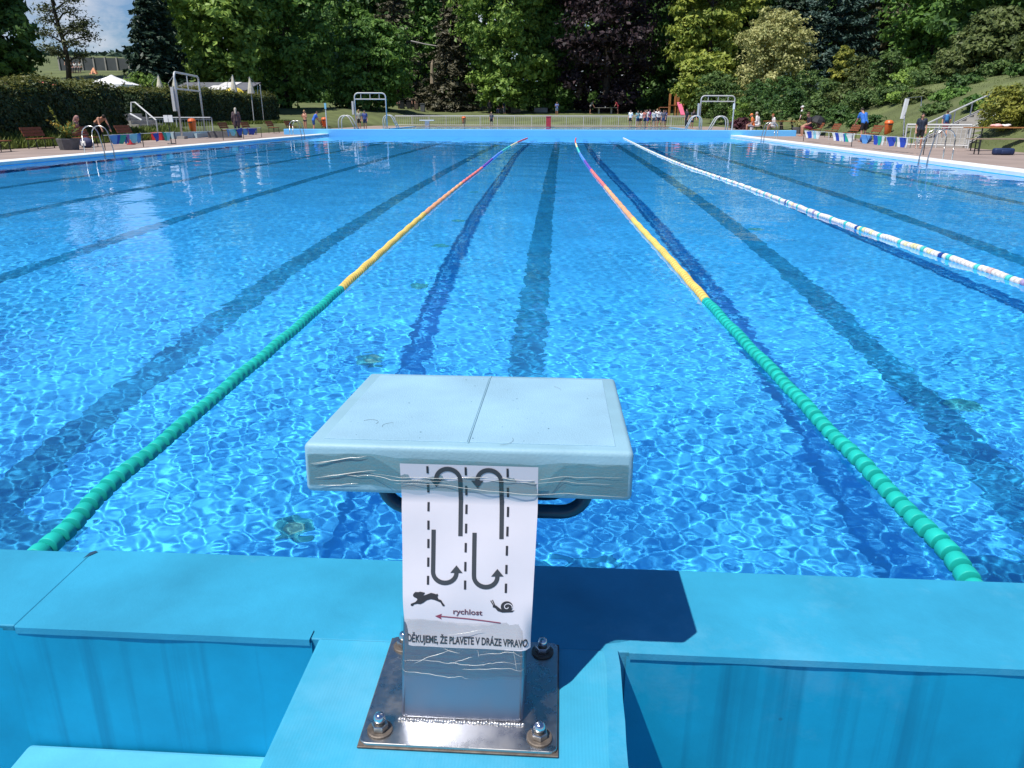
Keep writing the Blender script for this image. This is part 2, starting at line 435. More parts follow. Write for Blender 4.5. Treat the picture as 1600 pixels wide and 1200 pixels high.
# round floor inlets
inlet_m = flat('inlet_green', (.05, .43, .50)); inlet_c = flat('inlet_rust', (.12, .36, .34))
def inlet_at(px, py):
    d = ray(px, py); h = EYE + d * (-1.2 / d.z); dn = d.normalized(); sx_, sy_ = dn.x / 1.333, dn.y / 1.333
    t = DEPTH / math.sqrt(1 - sx_ * sx_ - sy_ * sy_); return Vector((h.x + sx_ * t, h.y + sy_ * t, -DEPTH))
for i, (px, py) in enumerate([(458, 824), (580, 562), (655, 447), (690, 384), (716, 345), (740, 300), (1505, 635), (1180, 358)]):
    p = inlet_at(px, py)
    t = thing('floor_inlet', ['round green floor inlet nearest the starting block, left lane', 'floor inlet with a rusty centre, beyond the block on the left',
        'third floor inlet out along the left lane', 'fourth floor inlet out along the left lane', 'fifth floor inlet out along the left lane', 'farthest visible floor inlet beside the left rope shadow',
        'lone floor inlet beside the dark lane line at right', 'small floor inlet near the white lane rope'][i], 'floor inlet', p, group='inlets set in the pool floor')
    o = MB().lathe([(.10, 0), (.10, .008), (.088, .012), (.06, .012), (.055, .006)], n=20).build('ring', inlet_m, t); o.cycles.is_caustics_receiver = True
    o = MB().lathe([(.045, .002), (.045, .008), (.02, .011)], n=12).build('nozzle', inlet_c if i in (0, 1) else inlet_m, t); o.cycles.is_caustics_receiver = True

# ------------------------------------------------------------------ rippled water
def waves(X, Y, sp, amp=1.0):
    H = np.zeros_like(X)
    for lam, sl_, n_ in [(1.6, .007, 5), (.8, .006, 6), (.42, .005, 8), (.26, .006, 10), (.17, .007, 14), (.115, .012, 18), (.08, .022, 22), (.06, .024, 22), (.046, .014, 18)]:
        for _ in range(n_):
            th = RNG.uniform(0, 2 * np.pi); L = lam * RNG.uniform(.82, 1.22); k = 2 * np.pi / L
            f = np.clip((L / sp - 2.2) / 2, 0, 1)
            H += sl_ / k / np.sqrt(n_ / 2) * f * np.sin(k * (X * np.cos(th) + Y * np.sin(th)) + RNG.uniform(0, 6.28))
    return H * amp
ny_, nx_ = 860, 640
t_ = np.linspace(0, 1, ny_); c_ = 1.6
Yr = (Y0 + c_) * ((Y1 + c_) / (Y0 + c_)) ** t_ - c_
u_ = np.linspace(-1, 1, nx_)
Xs = np.empty((ny_, nx_ + 4))
for j, y in enumerate(Yr):
    cx = -.061 * y; hw = .76 * y + 1.0
    a, b = max(cx - hw, XL + .1), min(cx + hw, XR - .1)
    Xs[j, 2:-2] = (a + b) / 2 + u_ * (b - a) / 2
    Xs[j, 0] = XL + .012; Xs[j, 1] = (XL + a) / 2; Xs[j, -1] = XR - .012; Xs[j, -2] = (XR + b) / 2
Ys = np.repeat(Yr[:, None], nx_ + 4, 1)
sp = np.maximum(np.abs(np.gradient(Xs, axis=1)), np.abs(np.gradient(Ys, axis=0)) * .6)
# calm and ruffled patches, calmer towards the far wall
patch = 1 + .22 * np.sin(Xs * .5 + 1.3 * np.sin(Ys * .21)) * np.sin(Ys * .33 + 1) + .22 * np.sin(Xs * 1.9 + 1.7 * np.sin(Ys * 1.1)) * np.sin(Ys * 1.6 + .8 * np.sin(Xs * 1.3)) + .12 * np.sin(Xs * 4.3 + Ys * 3.1)
patch = patch * (1 - .45 * sstep(30, 46, Ys))
Zs = waves(Xs, Ys, sp, .68) * patch
iw = np.arange(ny_ * (nx_ + 4)).reshape(ny_, nx_ + 4)
F = np.stack([iw[:-1, :-1], iw[:-1, 1:], iw[1:, 1:], iw[1:, :-1]], -1).reshape(-1, 4)
w = link('water', np_mesh('water', np.stack([Xs, Ys, Zs], -1).reshape(-1, 3), F, M['water'], True))
tag(w, kind='structure'); w.cycles.is_caustics_caster = True

# second pool
b2 = tag(bpy.data.objects.new('pool_basin', None), kind='structure'); COL.objects.link(b2)
o = MB().box((XL - .45, P2A, -1.1), (XR + .45, P2B, -.9)).build('pool_floor', M['pool'], b2); o.cycles.is_caustics_receiver = True
gx, gy = np.meshgrid(np.linspace(XL - .45, XR + .45, 120), np.linspace(P2A, P2B, 160))
z2 = .0 + waves(gx, gy, np.full_like(gx, .2), .7)
iw = np.arange(gx.size).reshape(gx.shape)
F = np.stack([iw[:-1, :-1], iw[:-1, 1:], iw[1:, 1:], iw[1:, :-1]], -1).reshape(-1, 4)
w = link('water', np_mesh('water', np.stack([gx, gy, z2], -1).reshape(-1, 3), F, M['water'], True))
tag(w, kind='structure'); w.cycles.is_caustics_caster = True

# ------------------------------------------------------------------ end walls
ew = thing('end_wall', 'low blue membrane-covered pool wall carrying the starting block', 'wall')
JX = -1.01
b = MB().box((JX + .0015, 1.15, -1.6), (XR + .9, Y0, WALL_TOP)); b.build('coping', M['membrane'], ew, bevel=.003, seg=3, smooth=False)
MB().box((XL - .9, 1.156, -1.6), (JX - .0015, Y0 - .006, WALL_TOP - .003)).build('coping', M['membrane'], ew, bevel=.003, seg=3)
MB().box((JX - .0012, 1.17, -1.0), (JX + .0012, Y0 - .03, WALL_TOP - .004)).build('joint', M['seam'], ew)
# notch torn in the membrane at the pool end of the joint
MB().add([(JX - .003, Y0 - .040, WALL_TOP + .0015), (JX + .014, Y0 - .012, WALL_TOP + .0015), (JX + .006, Y0 - .007, WALL_TOP + .0015), (JX - .002, Y0 - .014, WALL_TOP + .0015)], [(0, 1, 2, 3)]).build('tear', M['seam'], ew)
# the stained upright sheets
def sheet(x0, x1, z0, z1, y, m, name, parent, wob=.0016):
    nx, nz = max(2, int((x1 - x0) / .03)), 8
    v = []; f = []
    for i in range(nx + 1):
        for j in range(nz + 1):
            x = x0 + (x1 - x0) * i / nx; z = z0 + (z1 - z0) * j / nz
            v.append((x, y - wob * (1 + math.sin(x * 23) * math.sin(z * 17 + x * 9)) - .0005, z))
    for i in range(nx):
        for j in range(nz):
            a = i * (nz + 1) + j; f.append((a, a + nz + 1, a + nz + 2, a + 1))
    me = MB().add(v, f).mesh(name, m, True, fix=False); return link(name, me, parent)
sheet(-4.0, JX - .02, -.23, WALL_TOP - .005, 1.153, M['membrane_up'], 'cladding', ew)
sheet(JX - .018, -.437, -.23, WALL_TOP - .005, 1.147, M['membrane_up'], 'cladding', ew)
sheet(.136, 4.0, -.23, WALL_TOP - .005, 1.147, M['membrane_up'], 'cladding', ew)
# welded edge strips folded over the arris, a little wavy
def strip(x0, x1, y, z, wdt, name, ph, thick=.003):
    nx = max(2, int((x1 - x0) / .04)); v = []; f = []
    for i in range(nx + 1):
        x = x0 + (x1 - x0) * i / nx; d = .0022 * math.sin(x * 14 + ph) + .0012 * math.sin(x * 41 + ph)
        v += [(x, y - .0078, z - .010), (x, y - .0074, z + thick), (x, y + wdt + d, z + thick), (x, y + wdt + d, z - .002)]
    for i in range(nx):
        for j in range(3): a = i * 4 + j; f.append((a, a + 4, a + 5, a + 1))
    link(name, MB().add(v, f).mesh(name, M['membrane']), ew)
strip(JX + .01, -.44, 1.15, WALL_TOP, .020, 'edge_strip', 0)
strip(.14, 3.9, 1.15, WALL_TOP, .014, 'edge_strip', 2)
# pedestal jutting out under the block
MB().box((-.425, -.2, -1.5), (.112, 1.152, WALL_TOP + .002)).build('pedestal', M['membrane_rib'], ew, bevel=.006, seg=2)
v = []; f = []
for i in range(31):
    y = -.15 + 1.30 * i / 30; d = .003 * math.sin(y * 19) + .0015 * math.sin(y * 47)
    v += [(.108 + d - .014, y, WALL_TOP + .0045), (.120 + d * .5, y, WALL_TOP + .0045), (.122 + d * .5, y, WALL_TOP - .30)]
for i in range(30):
    for j in range(2): a = i * 3 + j; f.append((a, a + 3, a + 4, a + 1))
link('edge_strip', MB().add(v, f).mesh('edge_strip', M['membrane']), ew)
# step against the wall at bottom left
st = tag(MB().box((-1.03, .55, -.23), (-.428, 1.142, .02)).build('step', M['step'], bevel=.012, seg=3), 'pale blue step below the end wall, left of the starting block', 'step')
fw = thing('end_wall', 'far blue end wall across the pool, behind the lane rope ends', 'wall')
MB().box((-15.9, Y1, -1.6), (12.9, Y1 + .55, .345)).build('coping', M['far_wall'], fw, bevel=.02).cycles.is_caustics_receiver = True
for px, lab in ((497, 'thin pale pole on the far left pool corner'), (1168, 'thin white pole on the far right pool corner')):
    p = atX(px, 207, 0) if False else Vector((XL - .1 if px < 800 else XR + .05, Y1 + .1, .34))
    t = thing('marker_pole', lab, 'pole', p, group='corner poles at the far end')
    MB().tube([(0, 0, 0), (0, 0, 1.35)], .03).build('pole', M['rail'], t)
    MB().box((-.05, -.04, 1.1), (.05, .04, 1.4)).build('cap', M['white'] if px > 800 else flat('pale_blue', (.2, .5, .65)), t)
# ------------------------------------------------------------------ starting block
BX = -.137
sb = thing('starting_block', 'pale blue swimming starting block on a leaning steel post', 'starting block', (BX, 1.05, WALL_TOP))
def sbloc(o, x, y, z): o.location = (x - BX, y - 1.05, z - WALL_TOP); return o
pl = MB().box((-.257, 0, 0), (.257, .44, .082)).build('platform', M['platform'], sb, True, .009, 4)
smooth_by_angle(pl, 60)
sbloc(pl, BX + .001, 1.072, .632); pl.rotation_euler.x = R(-4)
for a, b_ in ((-.230, -.0016), (.0016, .230)):
    o = MB().box((a, .024, .0815), (b_, .417, .0833)).build('tread', M['tread'], pl, False, .0012, 2)
o = MB().box((-.0012, .02, .0815), (.0012, .43, .0838)).build('seam', M['platform'], pl, bevel=.0008)
for (x, y, L_, a0, cv) in ((-.165, .10, .050, 1.2, 9), (-.150, .085, .035, 1.9, -8), (.145, .33, .035, 1.6, 4), (.05, .012, .05, .3, 5)):
    pts = []; aa = a0; px_, py_ = x, y
    for i in range(9):
        pts.append((px_, py_, .0838)); px_ += L_ / 9 * math.cos(aa); py_ += L_ / 9 * math.sin(aa); aa += cv * L_ * .9
    MB().tube(pts, .0002, 4).build('stray_hair', M['ink'], pl)
sp_ = MB()
for _ in range(26):
    x, y = random.uniform(-.21, .21), random.uniform(.03, .41); r = random.choice((.0007, .001, .0016))
    sp_.lathe([(r, .0832), (r * .7, .0836)], c=(x, y, 0), n=7)
o = sp_.build('speck', M['seam'], pl); o['kind'] = 'stuff'
# grip rail under the platform
def arc(c, r, a0, a1, ax, ay, n=6): return [Vector(c) + Vector(ax) * (r * math.cos(a0 + (a1 - a0) * i / n)) + Vector(ay) * (r * math.sin(a0 + (a1 - a0) * i / n)) for i in range(n + 1)]
X_, Z_ = (1, 0, 0), (0, 0, 1)
def grip(y, z, hw, r, name):
    pts = [(-hw, y, .645)] + arc((-hw + .045, y, z + .045), .045, math.pi, 1.5 * math.pi, X_, Z_) + arc((hw - .045, y, z + .045), .045, -math.pi / 2, 0, X_, Z_) + [(hw, y, .645)]
    o = MB().tube([(p[0] + .016, p[1] - 1.05, p[2] - WALL_TOP) for p in pts], r, 12).build(name, M['rail_dark'], sb, True)
    smooth_by_angle(o)
grip(1.20, .541, .178, .0125, 'grip_rail'); grip(1.225, .563, .154, .0125, 'grip_rail')
# post: leaning rectangular steel column
PW = .0965; SL = .348
def post_y(z): return .9545 + SL * (z - .3)
b = MB(); v = []
for z in (.300, .640):
    for x, y in ((-PW, 0), (PW, 0), (PW, .13), (-PW, .13)): v.append((x, post_y(z) + y - 1.05, z - WALL_TOP))
b.add(v, [(0, 1, 2, 3), (4, 7, 6, 5), (0, 4, 5, 1), (1, 5, 6, 2), (2, 6, 7, 3), (3, 7, 4, 0)])
po = b.build('post', M['post_steel'], sb, True, .007, 4); smooth_by_angle(po, 50)
wb = MB(); 
for i in range(46):
    t = i / 45; x = -PW + 2 * PW * t
    wb.ball((x + random.uniform(-.001, .001), post_y(.3) - 1.05 - .003 + random.uniform(-.0015, .001), .3 - WALL_TOP + .001), (.0034, .0042 * random.uniform(.7, 1.2), .0036 * random.uniform(.7, 1.3)), 7, 4)
wb.build('weld_bead', M['weld'], sb, True)
bp_ = MB().box((-.150, 0, 0), (.150, .252, .0085)); me = bp_.mesh('base_plate')
bm = bmesh.new(); bm.from_mesh(me)
bmesh.ops.bevel(bm, geom=[e for e in bm.edges if abs(e.verts[0].co.z - e.verts[1].co.z) > .005], offset=.012, segments=4, profile=.5, affect='EDGES')
bmesh.ops.bevel(bm, geom=[e for e in bm.edges if len(e.link_faces) == 2 and e.calc_face_angle(0) > 1], offset=.0012, segments=2, profile=.5, affect='EDGES')
bm.to_mesh(me); bm.free(); me.materials.append(M['steel'])
bpo = link('base_plate', me, sb); sbloc(bpo, BX - .0, .900, WALL_TOP + .003)
# grubby sealant line round the plate
MB().box((-.1525, -.0025, 0), (.1525, .2545, .003)).build('sealant', M['rust'], bpo, bevel=.001)
first = None
for k, (x, y) in enumerate(((-.123, .027), (.123, .027), (-.123, .225), (.123, .225))):
    if first is None:
        bo = MB().lathe([(.0105, .024), (.0112, .028), (.0106, .0325), (.008, .0365), (.0035, .0385), (.001, .039)], n=18).build('bolt', M['bright_steel'], sb, True)
        smooth_by_angle(bo, 50)
        MB().lathe([(.0245, 0), (.0245, .0035), (.022, .0046), (.009, .0048)], n=24).build('washer', M['rust'], bo)
        MB().lathe([(.0150, .0046), (.0162, .006), (.0162, .0165), (.0150, .018)], n=6).build('nut', M['steel'], bo)
        MB().lathe([(.0098, .018), (.0098, .0245)], n=16).build('stud', M['rust'], bo)
        first = bo; o = bo
    else:
        o = copy_tree(first)
        o.parent = sb
    sbloc(o, BX + x, .900 + y, WALL_TOP + .0115); o.rotation_euler = ((0, .02, -.03, .01)[k], (.02, -.02, .01, .03)[k], k * .7); o.scale = (.80, .80, (.84, .77, .80, .75)[k])

# ------------------------------------------------------------------ laminated notice hung on the block
PA, PB = (1.0582, .6935), (1.0605, .632)
LEN = .296
LAB = math.hypot(PA[0] - PB[0], PA[1] - PB[1])
def paper(u, v, off=0.):
    """u, v in 0..1 from the top left corner; returns a point on the bent sheet"""
    s = v * LEN
    if s < LAB: y, z = PA[0] + (PB[0] - PA[0]) * s / LAB, PA[1] + (PB[1] - PA[1]) * s / LAB; ny, nz = -1., 0.
    else:
        q = (s - LAB) / 1.0588; y, z = PB[0] - SL * q, PB[1] - q; ny, nz = -.944, .329
    k = float(sstep(.72, .98, v)); y += .0062 * k
    w_ = .2125 - .0135 * float(np.clip((v - .25) / .7, 0, 1))
    c = 2 * u - 1
    wrap = max(0., abs(c) - .86) / .14
    y += .010 * wrap * wrap * k
    rip = .0022 * math.sin(u * 5 + v * 3) * math.sin(v * 7 + 1) * (1 - k * .5) * min(1, max(0, (v - .18) * 5)) + .0011 * math.sin(u * 11 - v * 9) * float(sstep(.4, .8, v))
    return Vector((BX + .0062 + c * w_ / 2, y + (rip + off) * ny, z + (rip + off) * nz))
notice = thing('paper_notice', 'white laminated swimming-lane notice with arrows taped to the starting block', 'notice', (BX, 1.05, .55))
NO = Vector((BX, 1.05, .55))
nu, nv = 28, 48
V = [paper(i / nu, j / nv) - NO for j in range(nv + 1) for i in range(nu + 1)]
Vb = [paper(i / nu, j / nv, -.0007) - NO for j in range(nv + 1) for i in range(nu + 1)]
q = (nu + 1)
Fq = [(j * q + i, (j + 1) * q + i, (j + 1) * q + i + 1, j * q + i + 1) for j in range(nv) for i in range(nu)]
link('sheet', MB().add(V, Fq).mesh('sheet', M['paper'], True, fix=False), notice)
# the print: outlines measured in a close-up of the notice, laid on the sheet
def projy(P):
    d = P - EYE; zc = d.dot(_fw); return 600 - 1200 * d.dot(_up) / zc
_vs = np.linspace(0, 1, 60); _ys = np.array([projy(paper(.5, float(a))) for a in _vs])
def uv(x, y):
    fr = (y - (93 + (x - 100) * .0297)) / 1015.
    fr = min(max(fr, 0.), 1.)
    xl = 100 + fr * 28; xr = 908 - fr * 48
    return (x - xl) / (xr - xl), float(np.interp(_ys[0] + fr * (_ys[-1] - _ys[0]), _ys, _vs))
def print_polys(name, polys, m, off=.0006):
    bm = bmesh.new()
    for p in polys:
        try: bm.faces.new([bm.verts.new((*c, 0)) for c in p])
        except ValueError: pass
    finish_print(bm, name, m, off)
def finish_print(bm, name, m, off):
    bmesh.ops.triangulate(bm, faces=bm.faces[:])
    ysv = [v_.co.y for v_ in bm.verts]; xsv = [v_.co.x for v_ in bm.verts]
    for c in np.arange(100, 1150, 28):
        if min(ysv) < c < max(ysv): bmesh.ops.bisect_plane(bm, geom=bm.verts[:] + bm.edges[:] + bm.faces[:], plane_co=(0, c, 0), plane_no=(0, 1, 0))
    for c in np.arange(100, 920, 28):
        if min(xsv) < c < max(xsv): bmesh.ops.bisect_plane(bm, geom=bm.verts[:] + bm.edges[:] + bm.faces[:], plane_co=(c, 0, 0), plane_no=(1, 0, 0))
    for v_ in bm.verts: v_.co = paper(*uv(v_.co.x, v_.co.y), off) - NO
    for f_ in bm.faces:
        f_.normal_update()
        if f_.normal.y > 0: f_.normal_flip()
    me = bpy.data.meshes.new(name); bm.to_mesh(me); bm.free(); me.materials.append(m); return link(name, me, notice)
def rect(x0, y0, x1, y1, w_):
    d = Vector((x1 - x0, y1 - y0)); nrm = Vector((-d.y, d.x)).normalized() * (w_ / 2)
    return [(x0 + nrm.x, y0 + nrm.y), (x1 + nrm.x, y1 + nrm.y), (x1 - nrm.x, y1 - nrm.y), (x0 - nrm.x, y0 - nrm.y)]
for (x, ylist) in ((262, ((108, 148), (203, 254), (308, 359), (411, 462), (515, 566), (619, 670), (720, 768))),
                   (486, ((115, 160), (218, 270), (322, 374), (428, 481), (535, 587), (640, 692), (743, 793))),
                   (730, ((123, 172), (228, 281), (335, 390), (444, 497), (550, 604), (656, 706), (759, 810)))):
    sh = {262: 5, 486: -3, 730: -11}[x]
    print_polys('dashed_line', [rect(x + sh * (a - 110) / 650, a, x + sh * (b_ - 110) / 650, b_, 13) for a, b_ in ylist], M['ink_black'])
def uturn(xa, xb, ytop, yend, xhead, yhead, flip, sk):
    """thick band: straight leg at xb from yend, round turn, arrow head at xa"""
    w_ = 25; s_ = -1 if not flip else 1
    cx = (xa + xb) / 2; r = abs(xb - xa) / 2; cy = ytop - s_ * r * .86
    path = [(xb, yend)] + [(cx + (xb - cx) * math.cos(t), cy + s_ * r * .86 * math.sin(t)) for t in np.linspace(0, math.pi, 15)] + [(xa, yhead)]
    polys = []; L = []; Rr = []
    for i, p in enumerate(path):
        a = Vector(path[max(i - 1, 0)]); c = Vector(path[min(i + 1, len(path) - 1)]); d = (c - a).normalized(); nn = Vector((-d.y, d.x)) * w_ / 2
        L.append((p[0] + nn.x, p[1] + nn.y + (p[0] - cx) * sk)); Rr.append((p[0] - nn.x, p[1] - nn.y + (p[0] - cx) * sk))
    for i in range(len(path) - 1): polys.append([L[i], L[i + 1], Rr[i + 1], Rr[i]])
    hy = yhead + (xa - cx) * sk
    polys.append([(xa - 36, hy - s_ * -3 * 0), (xa + 36, hy), (xa, hy - s_ * 42)])
    print_polys('arrow', polys, M['ink'])
uturn(311, 452, 124, 495, 0, 184, False, .03)
uturn(552, 690, 132, 510, 0, 192, False, .03)
uturn(432, 295, 758, 464, 0, 700, True, .03)
uturn(669, 534, 778, 480, 0, 718, True, .03)
# hare: a running hare in outline
print_polys('hare', [
    [(182, 820), (194, 808), (212, 809), (222, 806), (250, 811), (249, 817), (226, 822), (238, 828), (258, 822), (286, 812), (304, 816), (316, 820), (322, 816), (328, 824), (324, 834),
     (330, 846), (346, 852), (356, 868), (367, 880), (362, 886), (353, 883), (341, 864), (322, 856), (306, 850), (286, 846), (262, 852), (242, 866), (224, 874), (206, 872), (188, 876), (180, 885), (168, 883), (168, 873), (182, 868), (196, 862), (207, 850), (203, 842), (188, 836), (181, 830)]], M['ink_black'])
def disc(cx, cy, rx, ry, n=20): return [(cx + rx * math.cos(2 * math.pi * i / n), cy + ry * math.sin(2 * math.pi * i / n)) for i in range(n)]
print_polys('snail', [disc(725, 884, 35, 29), rect(632, 852, 652, 884, 6), rect(642, 848, 658, 882, 6),
    [(646, 874), (664, 878), (688, 896), (720, 908), (770, 904), (756, 914), (700, 916), (672, 908), (658, 892), (644, 888)]], M['ink_black'])
sw = [(728 + (4 + 2.2 * i) * math.cos(i * .55), 886 + (4 + 2.0 * i) * .85 * math.sin(i * .55)) for i in range(13)]
print_polys('shell_swirl', [rect(*sw[i], *sw[i + 1], 4.5) for i in range(12)], M['paper'], .0010)
print_polys('speed_arrow', [rect(338, 940, 690, 974, 6), [(310, 939), (350, 926), (342, 941), (348, 957)]], M['ink_red'])
def text(body, x0, x1, y0, y1, slope, m, bold=0.):
    cu = bpy.data.curves.new('lettering', 'FONT'); cu.body = body; cu.offset = bold; cu.resolution_u = 3
    o = bpy.data.objects.new('lettering', cu); COL.objects.link(o)
    me = bpy.data.meshes.new_from_object(o.evaluated_get(bpy.context.evaluated_depsgraph_get()))
    bpy.data.objects.remove(o)
    bm = bmesh.new(); bm.from_mesh(me)
    xs_ = [v_.co.x for v_ in bm.verts]; ys_ = [v_.co.y for v_ in bm.verts]
    for v_ in bm.verts:
        x = x0 + (v_.co.x - min(xs_)) / (max(xs_) - min(xs_)) * (x1 - x0); y = y1 - (v_.co.y - min(ys_)) / (max(ys_) - min(ys_)) * (y1 - y0)
        v_.co = (x, y + (x - x0) * slope, 0)
    finish_print(bm, 'lettering', m, .0007)
text('DĚKUJEME, ŽE PLAVETE V DRÁZE VPRAVO', 146, 846, 1030, 1101, .030, M['ink_black'], .024)
text('rychlost', 415, 584, 899, 938, .04, M['ink_plum'], .022)

# ------------------------------------------------------------------ clear packing tape
tp = thing('clear_tape', 'clear packing tape wound round the starting block over the notice', 'tape', (BX, 1.05, .66))
TO = Vector((BX, 1.05, .66))
def tapeband(parent, O, fn, nx, nz, name, m='tape'):
    V = [fn(i / nx, j / nz) - O for j in range(nz + 1) for i in range(nx + 1)]
    q = nx + 1
    return link(name, MB().add(V, [(j * q + i, (j + 1) * q + i, (j + 1) * q + i + 1, j * q + i + 1) for j in range(nz) for i in range(nx)]).mesh(name, M[m], True, fix=False), parent)
def t1(u, v):
    x = BX - .2505 + .501 * u; z = .697 - .052 * v + .004 * math.sin(u * 5)
    over = max(0, 1 - max(0, abs(x - BX) - .106) * 22)
    y = 1.072 + (z - .63) * .07 - .0012 - .0145 * over + .0006 * math.sin(u * 60 + v * 9)
    return Vector((x, y, z))
tapeband(tp, TO, t1, 80, 8, 'band')
def fold(parent, O, pts, r, fn, name='wrinkle'):
    P = []
    for u, v in pts:
        p = fn(u, v); P.append(p + Vector((0, -.0006, 0)) - O)
    k = len(P); r *= .66; MB().tube(P, [r * math.sin(math.pi * (i + .3) / (k - .4)) + .0001 for i in range(k)], 5).build(name, M['tape_fold'], parent, True)
def wob(u0, u1, v0, v1, n=24, a=.03, ph=0):
    """a crease: mostly straight, with a few small kinks"""
    rr = random.Random(int(ph * 100 + n)); out = []; d = 0.; tgt = 0.
    for i in range(n + 1):
        if rr.random() < .16: tgt = rr.uniform(-a, a)
        d += (tgt - d) * .35
        out.append((u0 + (u1 - u0) * i / n, v0 + (v1 - v0) * i / n + d))
    return out
for args, r in ((wob(.02, .19, .33, .06, ph=1), .0011), (wob(.02, .22, .78, .48, ph=2), .0009), (wob(.03, .16, 1.0, .98, ph=.4), .0007), (wob(.01, .10, .30, .22, ph=3), .0006),
                (wob(.20, .98, .62, .40, 50, .05, 1), .00050), (wob(.28, .99, .80, .98, 50, .04, 2), .00050), (wob(.05, .45, .68, .72, 40, .04, 3), .00045), (wob(.5, .95, .55, .62, 40, .04, 4), .0003)):
    fold(tp, TO, args, r, t1)
tq = thing('clear_tape', 'crumpled clear tape holding the foot of the notice to the steel post', 'tape', (BX, 1.0, .42))
TQ = Vector((BX, 1.0, .42))
def t2(u, v):
    z = .452 - .086 * v + .002 * math.sin(u * 9)
    x = BX - .0995 + .199 * u
    y = post_y(z) - .0042 + .012 * max(0, abs(2 * u - 1) - .93) / .07 + .0009 * math.sin(u * 33 + v * 5) * math.sin(v * 11 + u * 21)
    if z > .412: y -= .0035
    return Vector((x, y, z))
tapeband(tq, TQ, t2, 60, 14, 'band', 'tape_unshaded')
for args, r in ((wob(.03, .97, .74, .72, 60, .03, 1), .00045), (wob(.02, .55, .90, .97, 40, .03, 2), .0005), (wob(.12, .40, .78, .56, 24, .06, 3), .0006), (wob(.36, .48, .50, .56, 16, .05, 5), .0005),
                (wob(.5, .99, .82, .84, 30, .03, 4), .0004), (wob(.62, .98, .56, .58, 30, .05, 6), .0004), (wob(.44, .58, .70, .62, 14, .05, 7), .0005),
                (wob(.90, .93, .5, .85, 8, .0, 0), .0003), (wob(.62, .63, .48, .60, 8, 0, 0), .0003), (wob(.38, .66, .22, .10, 12, .03, 1), .0004)):
    fold(tq, TQ, args, r, t2)

# ------------------------------------------------------------------ lane ropes
PITCH_F = .0625
FLO = [(.009, 0), (.0295, 0), (.0310, .001), (.0315, .004), (.0315, .034), (.0295, .040), (.014, .043), (.012, .0605), (.009, .061)]
def rope(name_label, pts, colfn, zoff=.010, nparts=175):
    pts = [Vector((p[0], p[1])) for p in pts]
    ctr = []
    n_ = len(pts)                                     # Catmull-Rom through the measured points
    for i in range(n_ - 1):
        p0, p1, p2, p3 = pts[max(i - 1, 0)], pts[i], pts[i + 1], pts[min(i + 2, n_ - 1)]
        for t in np.linspace(0, 1, 40, endpoint=False):
            ctr.append(.5 * (2 * p1 + (p2 - p0) * t + (2 * p0 - 5 * p1 + 4 * p2 - p3) * t * t + (3 * p1 - p0 - 3 * p2 + p3) * t ** 3))
    ctr.append(pts[-1])
    A = np.array([tuple(c) for c in ctr]); L = np.concatenate([[0], np.cumsum(np.linalg.norm(np.diff(A, axis=0), axis=1))])
    N = int(L[-1] / PITCH_F)
    s_ = np.arange(N) * PITCH_F
    P = np.stack([np.interp(s_, L, A[:, 0]), np.interp(s_, L, A[:, 1])], 1)
    T = np.stack([np.interp(s_ + .08, L, A[:, 0]), np.interp(s_ + .08, L, A[:, 1])], 1) - P
    root = thing('lane_rope', name_label, 'lane rope', (P[0, 0], P[0, 1], 0), group='lane ropes floating along the pool')
    cache = {}
    far = {}
    for i in range(N):
        c = colfn(i, P[i, 1]); z = zoff + .004 * math.sin(i * .7 + P[i, 0])
        yaw = math.atan2(-T[i, 0], T[i, 1])
        if i < nparts:
            if c not in cache:
                cache[c] = MB().lathe(FLO, n=18, axis='y').mesh('float', M[c], True); cache[c].set_sharp_from_angle(angle=R(50))
            o = link('float', cache[c], root, None, (P[i, 0] - P[0, 0], P[i, 1] - P[0, 1], z)); o.rotation_euler = (random.uniform(-.04, .04), random.uniform(0, 3), yaw + random.uniform(-.03, .03))
            o.cycles.is_caustics_receiver = True
        else:
            b = far.setdefault(c, MB()); k0 = len(b.v); b.lathe(FLO[1:8:2] if False else [FLO[0], FLO[2], FLO[4], FLO[6], FLO[8]], n=8, axis='y')
            ca, sa = math.cos(yaw), math.sin(yaw)
            for j in range(k0, len(b.v)):
                x, y, zz = b.v[j]; b.v[j] = (x * ca - y * sa + P[i, 0] - P[0, 0], x * sa + y * ca + P[i, 1] - P[0, 1], zz + z)
    for c, b in far.items():
        o = b.build('float_run', M[c], root, True); o['kind'] = 'stuff'
    cord = MB().tube([(A[i, 0] - P[0, 0], A[i, 1] - P[0, 1], zoff) for i in range(0, len(A), 8)] + [(A[-1, 0] - P[0, 0], A[-1, 1] - P[0, 1], zoff)], .007, 6).build('cord', M['rail'], root)
for nm, c in (('r_green', (.012, .47, .40)), ('r_yellow', (.88, .62, .16)), ('r_orange', (.86, .42, .22)), ('r_pink', (.78, .20, .20)), ('r_purple', (.16, .09, .46)),
              ('r_blue', (.10, .28, .80)), ('r_teal', (.08, .58, .52)), ('r_cream', (.80, .72, .42)), ('r_red', (.62, .12, .10)), ('r_white', (.80, .74, .68)), ('r_rose', (.74, .52, .48)), ('r_navy', (.015, .06, .28)), ('r_lilac', (.38, .30, .48))):
    M[nm] = mat('float_' + nm[2:], c, .55, vary=.14, scale=8, spec=.3)
bands = [(at(530, 455, 0).y, 'r_green'), (at(662, 337, 0).y, 'r_yellow'), (at(721, 288, 0).y, 'r_orange'), (at(752, 263, 0).y, 'r_pink'), (at(770, 249, 0).y, 'r_purple'),
         (at(783, 237, 0).y, 'r_blue'), (at(795, 229, 0).y, 'r_teal'), (at(808, 223, 0).y, 'r_cream'), (99, 'r_red')]
def rainbow(k):
    def fn(i, y):
        for yy, c in bands:
            if y < yy * k: return c
    return fn
